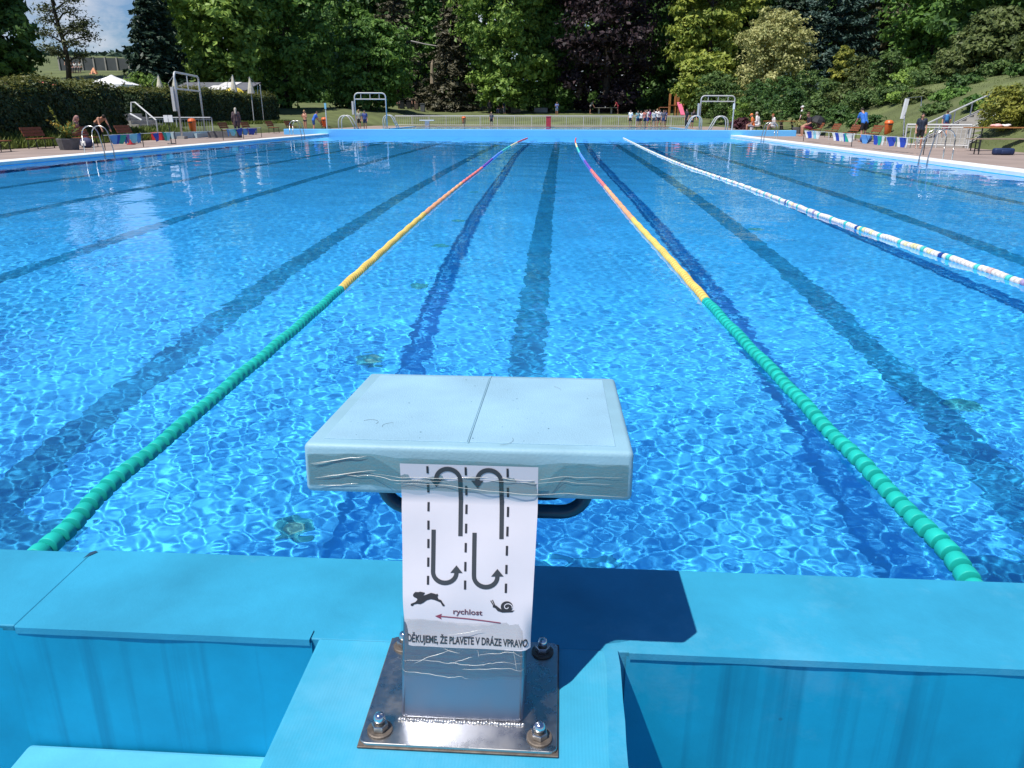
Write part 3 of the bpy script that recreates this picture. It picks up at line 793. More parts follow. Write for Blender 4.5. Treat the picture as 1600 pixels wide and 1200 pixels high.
def pix(pts): return [at(x, y, .0)[:2] for x, y in pts]
LP = [(-1.45, Y0)] + pix([(95, 842), (143, 792), (188, 750), (236, 711), (287, 668), (336, 625), (428, 546), (528, 458), (662, 337), (721, 288), (752, 264), (783, 238), (808, 223), (824, 216)])
RP = [(1.08, Y0)] + pix([(1497, 889), (1440, 827), (1380, 764), (1319, 702), (1282, 664), (1227, 604), (1163, 537), (1105, 474), (1040, 400), (985, 340), (944, 291), (922, 264), (905, 238), (899, 222), (900, 216)])
WP = [(3.42, Y0)] + pix([(1700, 478), (1600, 445), (1500, 411), (1300, 344), (1160, 291), (1060, 256), (1010, 234), (974, 216)])
rope('rainbow lane rope to the left of the starting block, green floats first', LP, rainbow(1.0))
rope('rainbow lane rope to the right of the starting block, green floats first', RP, rainbow(.97))
wr = random.Random(5); wcol = ['r_white' if wr.random() > .22 else wr.choice(['r_rose', 'r_cream', 'r_white']) for _ in range(700)]
for i in range(4, 700, 7): wcol[i] = 'r_teal'
for i in (16, 63, 90, 118, 160, 230, 300): wcol[i] = 'r_navy'
for i in (12, 47, 71, 140): wcol[i] = 'r_lilac'
rope('white lane rope with scattered teal and blue floats, far right', WP, lambda i, y: wcol[i], nparts=200)
# ------------------------------------------------------------------ foliage
LEAF = {
 'deep':   leaf_mat('leaf_deep', (0.041, 0.095, 0.032), (0.114, 0.215, 0.049)),
 'mid':    leaf_mat('leaf_mid', (0.067, 0.154, 0.041), (0.193, 0.340, 0.067)),
 'bright': leaf_mat('leaf_bright', (0.102, 0.199, 0.046), (0.306, 0.442, 0.086)),
 'lime':   leaf_mat('leaf_lime', (0.161, 0.237, 0.041), (0.406, 0.454, 0.085)),
 'pale':   leaf_mat('leaf_variegated', (.23, .26, .085), (.62, .60, .26), scale=.8),
 'beech':  leaf_mat('leaf_copper', (0.022, 0.020, 0.025), (0.074, 0.046, 0.053), trans=.2),
 'spruce': leaf_mat('needle_dark', (0.016, 0.040, 0.027), (0.049, 0.089, 0.055), trans=.08),
 'blue':   leaf_mat('needle_blue', (0.030, 0.070, 0.059), (0.091, 0.149, 0.120), trans=.08),
 'brown':  leaf_mat('needle_brownish', (0.056, 0.061, 0.038), (0.151, 0.137, 0.085), trans=.1),
 'pine':   leaf_mat('needle_pine', (0.056, 0.079, 0.041), (0.161, 0.179, 0.079), trans=.1),
 'olive':  leaf_mat('leaf_olive', (.075, .105, .034), (.17, .215, .065), scale=.8),
 'hedge':  leaf_mat('leaf_hedge', (0.016, 0.036, 0.014), (0.045, 0.075, 0.022), scale=.8, trans=.05),
 'lit_shoots': leaf_mat('leaf_lit_shoots', (.075, .095, .022), (.20, .20, .05), scale=.8),  # yellowish top growth, lightened to paint sun on the hedge top
 'golden': leaf_mat('leaf_golden', (.12, .16, .028), (.36, .36, .065), scale=.9),
 'shrub':  leaf_mat('leaf_shrub', (0.059, 0.119, 0.036), (0.170, 0.260, 0.073), scale=.9),
 'red':    leaf_mat('leaf_burgundy', (0.056, 0.023, 0.030), (0.161, 0.056, 0.076), scale=.9),
 'flower': leaf_mat('leaf_yellow_bloom', (0.220, 0.170, 0.030), (0.550, 0.400, 0.060), scale=2),
}
def unit(n):
    d = RNG.normal(size=(n, 3)); return d / np.linalg.norm(d, axis=1)[:, None]
def leaf_quads(P, N, size, asp=.62):
    """one bent leaf-cluster quad per point, facing roughly N"""
    k = len(P)
    t = np.cross(N, unit(k)); t /= np.linalg.norm(t, axis=1)[:, None] + 1e-9
    b = np.cross(N, t)
    s = (size * RNG.uniform(.6, 1.35, k))[:, None] if np.ndim(size) == 0 else (size * RNG.uniform(.7, 1.3, k))[:, None]
    c = N * s * RNG.uniform(-.25, .25, k)[:, None]
    V = np.stack([P - t * s * .5, P - b * s * asp * .5 + c, P + t * s * .5, P + b * s * asp * .5 + c], 1).reshape(-1, 3)
    return V, np.arange(4 * k).reshape(-1, 4)
def crown_points(n, H, prof, nl, lobe, squash=.8, fill=.22, flat=.5):
    """leaf points for a broad crown of height H (0..H): lobes sit inside prof(t)=radius, each lobe carries clumps of leaves"""
    P, Nn = [], []
    per = n // nl
    for i in range(nl):
        t = (i + .5) / nl * .96 + .02 + RNG.uniform(-.03, .03); t = min(max(t, .02), .97)
        r = prof(t); a = i * 2.39996 + RNG.uniform(-.5, .5)
        rr = r * math.sqrt(RNG.uniform(.25, 1.)); L = lobe * r ** .5 * RNG.uniform(.75, 1.25)
        rr = max(0, rr - L * .35)
        c = np.array([rr * math.cos(a), rr * math.sin(a), t * H])
        nc = max(5, per // 26)
        d = unit(nc); d[:, 2] = d[:, 2] * .9 + .18; d /= np.linalg.norm(d, axis=1)[:, None]
        cc = c + d * np.array([L, L, L * squash]) * RNG.uniform(.78, 1.08, nc)[:, None]
        cid = RNG.integers(0, nc, per)
        off = RNG.normal(size=(per, 3)) * np.array([1, 1, flat]) * L * fill
        p = cc[cid] + off
        nn = d[cid] * .55 + off / (L * fill) * .25 + RNG.normal(size=(per, 3)) * .45 + np.array([0, 0, .35])
        P.append(p); Nn.append(nn)
    P = np.concatenate(P); Nn = np.concatenate(Nn); Nn /= np.linalg.norm(Nn, axis=1)[:, None]
    return P, Nn
PROF = {
 'round': lambda t: math.sqrt(max(.03, 1 - (2 * t - 1) ** 2)) ** .9,
 'egg':   lambda t: (math.sqrt(max(.02, 1 - (1.6 * t - .6) ** 2)) if t > .375 else math.sqrt(max(.10, 1 - ((.375 - t) / .42) ** 2))),
 'full':  lambda t: min(1., .62 + 1.2 * t) * math.sqrt(max(.03, 1 - max(0, (t - .45) / .56) ** 2)),
 'cap':   lambda t: math.sqrt(max(.02, 1 - t ** 2)),
 'flame': lambda t: (.55 + 1.2 * t if t < .3 else 1.0) * (1 - max(0, t - .3) / .72) ** .7,
}
def trunk_mesh(h, r, lean=(0, 0), fork=0, crownr=3, z0=-.4):
    b = MB(); k = 7
    b.tube([(lean[0] * (i / k) ** 1.5 + .08 * math.sin(i * 1.7), lean[1] * (i / k) ** 1.5 + .08 * math.cos(i * 2.1), z0 + (h - z0) * i / k) for i in range(k + 1)],
           [r * (1.25 if i == 0 else 1 - .62 * i / k) for i in range(k + 1)], 9)
    for j in range(fork):
        a = j * 2.4 + random.uniform(-.3, .3); z = h * random.uniform(.42, .92); L = crownr * random.uniform(.55, .95)
        p = [(lean[0] * (z / h) ** 1.5, lean[1] * (z / h) ** 1.5, z)]
        for i in range(1, 5): p.append((p[0][0] + L * i / 4 * math.cos(a + .1 * i), p[0][1] + L * i / 4 * math.sin(a + .1 * i), z + L * .5 * (i / 4) ** 1.3 + random.uniform(-.1, .1)))
        b.tube(p, [r * .36, r * .28, r * .2, r * .13, r * .05], 6)
    return b
def ground_under(px, D):
    """point on the terrain D metres out along the column of photo pixel px"""
    d = ray(px, 180); p = EYE + d * D; return Vector((p.x, p.y, gz(p.x, p.y)))
def pz(py, D): return 1.2 + ray(800, py).z * D
def broad_tree(px, D, hw, top, bot, kind, n, label, name='broadleaf_tree', prof='full', nl=22, leaf=.42, lobe=.9, fork=7, group=None, bark='bark', depth=1., lean=0, squash=.8, fill=.22, cat='tree'):
    if cat == 'tree': n = int(n * 1.25); leaf *= 1.5; lobe *= 1.15; bot = bot + (16 if name == 'broadleaf_tree' else 4)
    g = ground_under(px, D)
    zt, zb = pz(top, D) - g.z, max(pz(bot, D) - g.z, .1)
    rad = hw * D / 1200; H = zt - zb
    t = thing(name, label, cat, g, random.uniform(0, 6.28) if depth == 1. else YAW, group)
    pf = PROF[prof]
    P, N = crown_points(n, H, lambda q: rad * pf(q), nl, lobe, squash, fill)
    P[:, 1] *= depth
    P[:, 2] += zb
    V, F = leaf_quads(P, N, leaf)
    link('crown', np_mesh('crown', V, F, LEAF[kind]), t)
    trunk_mesh(zb + H * .72, max(.07, rad * .075), (lean, 0), fork, rad * .8).build('trunk', M[bark], t, True)
    return t
def conifer(px, D, hw, top, bot, kind, n, label, name='spruce_tree', layers=26, droop=.32, leaf=.42, taper=1., group=None, ragged=.25, bark='bark'):
    g = ground_under(px, D)
    n = int(n * 1.3); leaf *= 1.45
    zt, zb = pz(top, D) - g.z, max(pz(bot, D) - g.z, .2)
    rad = hw * D / 1200; H = zt - zb
    t = thing(name, label, 'tree', g, random.uniform(0, 6.28), group)
    P = []; Nn = []; bb = trunk_mesh(zt - .3, max(.1, rad * .07), (0, 0), 0)
    tot = sum((1 - i / layers) ** taper + .04 for i in range(layers))
    for i in range(layers):
        q = i / layers; R_ = rad * ((1 - q) ** taper + .03)
        z = zb + H * q
        nb = 6 + int(5 * (1 - q)); k = max(24, int(n * ((1 - q) ** taper + .04) / tot))
        ang = RNG.uniform(0, 6.28) + np.arange(nb) * 6.283 / nb + RNG.uniform(-.25, .25, nb)
        Lb = R_ * RNG.uniform(1 - ragged, 1 + ragged, nb)
        zo = RNG.uniform(-.4, .4, nb) * H / layers
        j = RNG.integers(0, nb, k); s = RNG.uniform(.12, 1, k) ** .7
        r = Lb[j] * s
        w_ = RNG.normal(size=k) * .16 * Lb[j] * (1.15 - s) + RNG.normal(size=k) * .05
        x = r * np.cos(ang[j]) - w_ * np.sin(ang[j]); y = r * np.sin(ang[j]) + w_ * np.cos(ang[j])
        zz = z + zo[j] - droop * Lb[j] * s ** 1.2 + .14 * Lb[j] * s ** 4 - np.abs(RNG.normal(size=k)) * .16 * (.4 + R_ * .25)
        P.append(np.stack([x, y, zz], 1))
        nn = np.stack([np.cos(ang[j]) * .35, np.sin(ang[j]) * .35, np.full(k, .8)], 1) + RNG.normal(size=(k, 3)) * .4
        Nn.append(nn)
        if i % 2 == 0:
            for m_ in range(0, nb, 2):
                bb.tube([(0, 0, z), (Lb[m_] * .5 * math.cos(ang[m_]), Lb[m_] * .5 * math.sin(ang[m_]), z - droop * Lb[m_] * .4), (Lb[m_] * .9 * math.cos(ang[m_]), Lb[m_] * .9 * math.sin(ang[m_]), z - droop * Lb[m_] * .8)], [.05, .035, .01], 4)
    P = np.concatenate(P); Nn = np.concatenate(Nn); Nn /= np.linalg.norm(Nn, axis=1)[:, None]
    V, F = leaf_quads(P, Nn, leaf, .45)
    link('crown', np_mesh('crown', V, F, LEAF[kind]), t)
    bb.build('trunk', M[bark], t, True)
    return t

# left of the sky gap
broad_tree(26, 62, 50, -150, 126, 'deep', 13000, 'large dark green broadleaf tree at the left edge, rising behind the hedge', nl=30, leaf=.32, lobe=.75)
broad_tree(-75, 60, 75, -150, 130, 'deep', 6000, 'dark broadleaf tree cut by the left edge of the photo', nl=22, leaf=.5)
# airy pine: separate flat plates of needles on visible limbs
g = ground_under(117, 78); D = 78
t = thing('pine_tree', 'tall airy pine with bare trunk and open plates of needles against the sky', 'tree', g)
k_ = D / 1200
plates = [(-26, 78, 20), (22, 72, 20), (38, 60, 16), (-30, 56, 16), (8, 52, 20), (34, 40, 18), (-14, 36, 18), (20, 24, 20), (-26, 18, 16), (36, 8, 14), (4, 2, 20), (-16, -14, 18), (22, -22, 18), (0, -44, 18), (44, 48, 9), (26, 50, 12), (-8, 84, 12), (14, 88, 12)]
P = []; N = []; tb = MB()
htop = pz(-50, D) - g.z
tb.tube([(.25 * math.sin(i * .8), 0, -.3 + (htop + .3) * i / 9) for i in range(10)], [.27 - .022 * i for i in range(10)], 9)
for (dx, py, w_) in plates:
    c = np.array([dx * k_, random.uniform(-1.4, 1.4), pz(py, D) - g.z]); n_ = 210
    off = RNG.normal(size=(n_, 3)) * np.array([w_ * k_ * .5, w_ * k_ * .5, .26]); off[:, 2] -= .10 * np.abs(off[:, 0])
    P.append(c + off); N.append(RNG.normal(size=(n_, 3)) * .6 + np.array([0, 0, .8]))
    tb.tube([(0, 0, c[2] - .9), (c[0] * .5, c[1] * .5, c[2] - .35), (c[0], c[1], c[2] - .1)], [.11, .07, .03], 5)
    for s_ in (-.7, .7): tb.tube([(c[0] * .6, c[1] * .6, c[2] - .3), (c[0] + s_ * w_ * k_, c[1] + random.uniform(-.5, .5), c[2])], [.05, .015], 4)
P = np.concatenate(P); N = np.concatenate(N); N /= np.linalg.norm(N, axis=1)[:, None]
V, F = leaf_quads(P, N, .34, .4)
link('crown', np_mesh('crown', V, F, LEAF['pine']), t); tb.build('trunk', M['bark'], t, True)
conifer(256, 74, 46, -85, 126, 'spruce', 7500, 'dark spire-shaped spruce standing alone right of the sky gap', layers=30, taper=.85)
conifer(300, 88, 40, -60, 132, 'spruce', 5000, 'second dark spruce, partly behind the big broadleaf tree', layers=28, taper=.85)
broad_tree(352, 80, 66, -150, 128, 'bright', 15000, 'big sunlit green broadleaf tree behind the cafe roof', nl=34, leaf=.42, lobe=.85)
broad_tree(452, 88, 68, -150, 152, 'mid', 14000, 'broad dark-centred tree right of the cafe with pale green sprays', nl=30, leaf=.42, lobe=.9)
broad_tree(548, 128, 50, 8, 150, 'mid', 7000, 'soft green tree whose round top meets the small patch of sky', nl=22, leaf=.5, prof='round')
broad_tree(505, 118, 40, -60, 150, 'deep', 4500, 'dark tree filling the gap behind the end of the hedge', nl=18, leaf=.5)
broad_tree(578, 94, 62, 42, 168, 'mid', 12000, 'dense bluish green tree of medium height left of the second pool', nl=26, leaf=.36, prof='egg', lobe=.8)
conifer(622, 112, 52, -40, 160, 'brown', 6500, 'brownish thinning conifer behind the medium green tree', layers=24, ragged=.4, taper=.7)
broad_tree(668, 124, 46, -60, 150, 'mid', 7000, 'green tree peeping between the two brownish conifers', nl=22, leaf=.5)
conifer(708, 108, 46, -30, 172, 'brown', 7500, 'drooping grey-brown conifer with a pale broken stem', layers=26, droop=.5, ragged=.35, taper=.75)
broad_tree(792, 102, 72, -170, 150, 'bright', 18000, 'towering sunlit green tree with a thick dark trunk beyond the second pool', nl=40, leaf=.40, lobe=.78, fork=9)
broad_tree(855, 106, 40, -20, 160, 'mid', 7000, 'mid green tree tucked beside the towering sunlit tree', nl=20, leaf=.42)
broad_tree(945, 104, 88, -180, 168, 'beech', 15000, 'huge dark purple copper beech behind the table tennis players', nl=36, leaf=.44, lobe=.9)
broad_tree(1035, 118, 56, -120, 165, 'deep', 9000, 'dark green tree right of the copper beech', nl=26, leaf=.48)
broad_tree(1100, 98, 62, -130, 125, 'lime', 13000, 'yellow-green tall tree above the playground', nl=30, leaf=.40, lobe=.8)
broad_tree(1088, 88, 30, 92, 152, 'lime', 3500, 'small bright yellow-green tree behind the right goal frame', nl=12, leaf=.34, prof='full')
broad_tree(1118, 84, 40, 120, 178, 'shrub', 4500, 'low dark bush behind the right goal frame', nl=14, leaf=.32, prof='cap', name='bush', cat='bush')
broad_tree(1198, 84, 56, 24, 150, 'pale', 13000, 'cream variegated maple standing out against dark spruces', name='maple_tree', nl=40, leaf=.22, lobe=.70, prof='egg')
conifer(1290, 92, 74, -110, 128, 'blue', 9000, 'layered blue-grey spruce right of the cream maple', layers=22, droop=.16, ragged=.3, taper=.8)
conifer(1225, 112, 50, -90, 60, 'spruce', 4000, 'dark spruce rising behind the cream maple', layers=20, taper=.75)
broad_tree(1365, 96, 60, -110, 90, 'brown', 7000, 'grey-green feathery tree behind the round clipped shrubs', nl=26, leaf=.45)
broad_tree(1440, 84, 72, -140, 115, 'mid', 12000, 'large mid green tree above the right bank', nl=30, leaf=.42)
broad_tree(1530, 70, 78, -150, 90, 'deep', 9000, 'dark tree crowning the bank above the stairs', nl=26, leaf=.42)
broad_tree(1640, 55, 90, -170, 120, 'deep', 7000, 'dark tree cut by the right edge of the photo', nl=24, leaf=.45)
# dark wood closing the view behind
wood = [(470, 150, 60, -130), (610, 150, 45, -40), (655, 146, 50, -80), (730, 142, 60, -120), (870, 138, 60, -150), (1000, 136, 60, -150), (1080, 140, 60, -140), (1160, 130, 60, -120), (1260, 128, 60, -150), (1340, 126, 60, -150), (1420, 122, 70, -150), (1500, 110, 80, -160), (1590, 95, 80, -160), (400, 130, 70, -120)]
side = ['behind the hedge end', 'behind the brownish conifer', 'behind the left conifers', 'left of the towering sunlit tree', 'right of the towering sunlit tree', 'right of the copper beech', 'behind the yellow-green tree', 'behind the cream maple',
        'behind the layered spruce', 'above the round clipped shrubs', 'above the middle of the bank', 'above the stairs', 'at the right edge of the wood', 'behind the cafe trees']
for (px, D, hw, top), s_ in zip(wood, side):
    broad_tree(px, D, hw, top, 182, 'deep', 6500, 'dark background tree of the far wood ' + s_, nl=26, leaf=.8, lobe=1.05, group='trees of the far wood', fork=3)
# undergrowth and the closing mass of the wood behind the single trees
P = []; N = []
for i in range(9000):
    px = random.uniform(440, 1300); D = random.uniform(112, 124); q = ground_under(px, D); h_ = random.uniform(0, 1) ** 1.3 * (2.2 + 1.4 * math.sin(px * .031) + .8 * math.sin(px * .11)); P.append((q.x, q.y, q.z + h_))
V, F = leaf_quads(np.array(P), unit(len(P)), .9); o = link('undergrowth', np_mesh('undergrowth', V, F, LEAF['deep'])); tag(o, 'dark undergrowth along the edge of the far wood', 'undergrowth', kind='stuff')
P = []
for i in range(14000):
    px = random.uniform(400, 1700); D = random.uniform(150, 170) if px < 1350 else random.uniform(105, 120); q = ground_under(px, D); P.append((q.x, q.y, q.z + random.uniform(0, 34)))
V, F = leaf_quads(np.array(P), unit(len(P)), 2.2); o = link('forest', np_mesh('forest', V, F, LEAF['deep'])); tag(o, 'dark mass of the far wood behind the single trees', 'forest', kind='stuff')
# bare broken limbs showing pale in the conifers
t = thing('broken_limb', 'long pale broken branch lying across the brownish conifers', 'branch', atD(642, 64, 106)); p0 = Vector(t.location)
MB().tube([(0, 0, 0), *[tuple(atD(x, y, 106) - p0) for x, y in ((664, 69), (690, 73), (700, 75))]], [.10, .09, .07, .03], 6).build('limb', M['concrete'], t)
t = thing('tree_stump', 'yellowish splintered stump of a broken tree trunk in the conifers', 'stump', atD(675, 112, 104)); p0 = Vector(t.location)
MB().tube([(0, 0, -1.5), (0, 0, 0), (.05, 0, .9), (.12, 0, 1.5)], [.3, .22, .2, .05], 7).build('stump', M['wood_grey'], t)

# the right bank: clipped shrubs and bushes
broad_tree(1307, 62, 20, 74, 138, 'golden', 3000, 'small golden flame-shaped cypress', name='cypress_tree', nl=14, leaf=.22, prof='flame', lobe=.5)
broad_tree(1336, 60, 21, 93, 132, 'olive', 3000, 'round clipped olive shrub beside the golden cypress', name='clipped_shrub', nl=14, leaf=.2, prof='round', lobe=.6, cat='shrub')
broad_tree(1380, 57, 27, 81, 138, 'shrub', 4200, 'tall clipped dome-shaped evergreen on the bank', name='clipped_shrub', nl=20, leaf=.2, prof='full', lobe=.55, cat='shrub')
broad_tree(1536, 46, 74, 30, 128, 'olive', 15000, 'wide umbrella-headed olive-green tree above the stairs', name='umbrella_tree', nl=40, leaf=.2, prof='cap', lobe=.62, fork=9, depth=.8)
broad_tree(1478, 45, 22, 95, 160, 'olive', 3000, 'drooping lower bough clump left of the umbrella-headed tree', name='bush', nl=14, leaf=.2, prof='round', lobe=.6, cat='bush')
broad_tree(1612, 40, 36, 62, 130, 'olive', 3500, 'olive-green tree cut by the right edge of the frame', nl=14, leaf=.22, prof='round', lobe=.7)
broad_tree(1584, 27.5, 46, 142, 212, 'golden', 6500, 'large rounded yellow-green bush beside the stairs', name='bush', nl=30, leaf=.13, prof='full', lobe=.5, cat='bush')
shrubs = [(1135, 78, 28, 152, 196, 'shrub', 'dark bush left of the bank, behind the corner pole'), (1172, 72, 30, 150, 194, 'bright', 'bright green bush at the left foot of the bank'),
 (1222, 62, 40, 122, 178, 'deep', 'spreading dark juniper on the bank under the cream maple'), (1262, 60, 36, 112, 168, 'shrub', 'mid green spreading shrub below the golden cypress'),
 (1192, 66, 22, 158, 190, 'shrub', 'low rounded shrub on the left of the bank'), (1240, 56, 26, 142, 186, 'deep', 'low dark shrub on the bank with grass below it'),
 (1290, 52, 34, 130, 182, 'shrub', 'broad green shrub in the middle of the bank'), (1330, 50, 34, 122, 172, 'olive', 'feathery olive shrub under the clipped dome'),
 (1352, 46, 46, 150, 200, 'shrub', 'wide spreading shrub in front on the bank, above the man in blue'), (1312, 45, 22, 168, 212, 'deep', 'low dark shrub hanging down behind the benches'),
 (1416, 50, 32, 112, 162, 'bright', 'fresh green bush below the dome-shaped evergreen'), (1452, 46, 34, 120, 176, 'shrub', 'broad-leaved shrub with pinkish leaf tips'),
 (1392, 44, 30, 140, 176, 'shrub', 'dark shrub in the hollow of the bank'), (1480, 38, 24, 152, 200, 'mid', 'leafy bush left of the stairs'), (1462, 36, 18, 170, 206, 'shrub', 'small dark bush by the shower pole'),
 (1530, 33, 24, 160, 186, 'mid', 'leafy ground bush under the stair handrail'), (1512, 46, 34, 112, 160, 'deep', 'dark rounded shrub below the umbrella-headed tree'), (1562, 42, 36, 106, 152, 'shrub', 'green rounded shrub above the yellow-green bush'), (1608, 37, 30, 104, 150, 'deep', 'dark shrub at the right edge on the bank'), (1440, 47, 28, 104, 150, 'shrub', 'rounded green shrub between the dome-shaped evergreen and the umbrella-headed tree'), (1405, 43, 22, 152, 178, 'bright', 'low bright shrub in the middle of the right bank'), (1352, 40, 26, 186, 212, 'deep', 'dark low shrub behind the orange bin'), (1428, 41, 20, 150, 180, 'olive', 'olive shrub left of the stair top'), (1272, 48, 20, 160, 186, 'shrub', 'small round shrub low on the bank'), (1180, 70, 24, 128, 160, 'deep', 'dark shrub under the cream maple'), (1500, 40, 24, 138, 172, 'deep', 'dark bush under the umbrella-headed tree'), (1160, 60.5, 14, 188, 206, 'red', 'small burgundy bush by the right ladder')]
for px, D, hw, top, bot, kind, lab in shrubs:
    broad_tree(px, D, hw, top, bot, kind, 2600, lab, name='bush', nl=16, leaf=.22 if D > 48 else .18, prof='cap', lobe=.55, fork=4, cat='bush', squash=.7)
broad_tree(236, 60, 34, 122, 150, 'bright', 2200, 'bright bush rising just behind the hedge, right of the white tent', name='bush', nl=12, leaf=.2, prof='cap', lobe=.5, cat='bush')
broad_tree(215, 46, 22, 140, 170, 'mid', 1200, 'leafy bush bulging from the hedge top by the stair rail', name='bush', nl=8, leaf=.18, prof='cap', lobe=.5, cat='bush')

# ------------------------------------------------------------------ the clipped hedge on the left bank
HX = -20.3
def hedge(y0, y1, n, label, ztop, HX=HX):
    yc = (y0 + y1) / 2
    t = thing('hedge', label, 'hedge', (HX, yc, gz(HX, yc)), 0, 'clipped hedge along the left bank')
    h = lambda y: ztop(y) - t.location.z
    ns = 24; b = MB(); v = []
    for i in range(ns + 1):
        y = y0 + (y1 - y0) * i / ns
        v += [(-.85, y - yc, -.5), (.75, y - yc, -.5), (.55, y - yc, h(y) - .3), (-.7, y - yc, h(y) - .3)]
    f = [(i * 4 + j, i * 4 + (j + 1) % 4, i * 4 + 4 + (j + 1) % 4, i * 4 + 4 + j) for i in range(ns) for j in range(4)] + [(3, 2, 1, 0), (ns * 4, ns * 4 + 1, ns * 4 + 2, ns * 4 + 3)]
    b.add(v, f).build('core', LEAF['hedge'], t)
    q = RNG.uniform(size=n); y = RNG.uniform(y0, y1, n)
    hy = np.interp(y, np.linspace(y0, y1, 40), [h(a) for a in np.linspace(y0, y1, 40)])
    s = RNG.uniform(size=n)
    face = q < .58
    lump = .10 * np.sin(y * 1.7) + .07 * np.sin(y * 4.1 + 1)
    x = np.where(face, .82 - .22 * s + .5 * lump * s + RNG.normal(size=n) * .09, RNG.uniform(-.9, .8, n))
    z = np.where(face, -.35 + s * (hy + .25), hy - .12 + lump + RNG.normal(size=n) * .10)
    N = np.where(face[:, None], np.array([1, 0, .35]), np.array([.1, 0, 1.])) + RNG.normal(size=(n, 3)) * .5
    N /= np.linalg.norm(N, axis=1)[:, None]
    m_ = 700                                                     # leafy ends
    for ye, sg in ((y0, -1), (y1, 1)):
        e = np.stack([RNG.uniform(-.85, .8, m_), np.full(m_, ye - yc) + sg * RNG.uniform(-.05, .15, m_), RNG.uniform(-.3, h(ye) - .1, m_)], 1)
        x = np.concatenate([x, e[:, 0]]); y = np.concatenate([y, e[:, 1] + yc]); z = np.concatenate([z, e[:, 2]])
        ne = np.array([0, sg, .3]) + RNG.normal(size=(m_, 3)) * .5; N = np.concatenate([N, ne / np.linalg.norm(ne, axis=1)[:, None]])
    V, F = leaf_quads(np.stack([x, y - yc, z], 1), N, .17)
    link('foliage', np_mesh('foliage', V, F, LEAF['hedge']), t)
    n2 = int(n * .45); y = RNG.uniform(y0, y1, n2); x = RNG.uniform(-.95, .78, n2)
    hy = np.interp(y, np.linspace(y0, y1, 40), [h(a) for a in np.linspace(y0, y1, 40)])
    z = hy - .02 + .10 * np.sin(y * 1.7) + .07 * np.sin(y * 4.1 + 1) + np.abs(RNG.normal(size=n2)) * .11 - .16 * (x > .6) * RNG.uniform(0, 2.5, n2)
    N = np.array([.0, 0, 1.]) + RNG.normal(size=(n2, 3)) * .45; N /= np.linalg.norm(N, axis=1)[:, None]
    V, F = leaf_quads(np.stack([x, y - yc, z], 1), N, .15); link('lit_top_shoots', np_mesh('lit_top_shoots', V, F, LEAF['lit_shoots']), t)  # top layer of shoots with sunlight put into the leaf colour
ht = lambda y: 2.12 + .008 * (y - 25) + .07 * math.sin(y * .45) + .05 * math.sin(y * 1.3)
hedge(8, 35.3, 15000, 'long dark clipped hedge with a sunlit top, left of the stairs', ht)
hedge(40.8, 61, 10000, 'long dark clipped hedge running from the stairs to the far end', lambda y: 1.2 + (ht(y * .92) - 1.2) * 1.08, -22.4)

# rough grass: strips at the foot of the hedge and on the right bank
def tufts(name, n, fx, size, m, label=None):
    P = fx(n); k = len(P)
    a = RNG.uniform(0, 6.28, k); h = size * RNG.uniform(.5, 1.3, k); w_ = h * .22; dx, dy = np.cos(a), np.sin(a); lean = RNG.normal(size=(k, 2)) * .4 * h[:, None]
    V = np.stack([P - np.stack([dx * w_, dy * w_, np.zeros(k)], 1), P + np.stack([dx * w_, dy * w_, np.zeros(k)], 1), P + np.stack([lean[:, 0], lean[:, 1], h], 1)], 1).reshape(-1, 3)
    o = link(name, np_mesh(name, V, np.arange(3 * k).reshape(-1, 3), m)); return tag(o, label, 'grass', kind='stuff')
LEAF['grass'] = leaf_mat('grass_blades', (0.085, 0.132, 0.028), (0.209, 0.256, 0.065), scale=.6, trans=.35)
def fx1(n):
    y = RNG.uniform(14, 62, n); x = RNG.uniform(-19.7, -18.5, n) - 2.0 * (y > 40); return np.stack([x, y, ground_z(x, y) - .02], 1)
def fx2(n):
    y = RNG.uniform(16, 72, n); x = 15.0 + np.maximum(0, y - 50) * .25 + RNG.uniform(0, 1, n) ** 1.4 * 9; return np.stack([x, y, ground_z(x, y) - .02], 1)
tufts('grass', 16000, fx1, .22, LEAF['grass'], 'strip of rough grass at the foot of the hedge')
tufts('grass', 26000, fx2, .06, LEAF['grass'], 'mown grass of the sloping right bank')
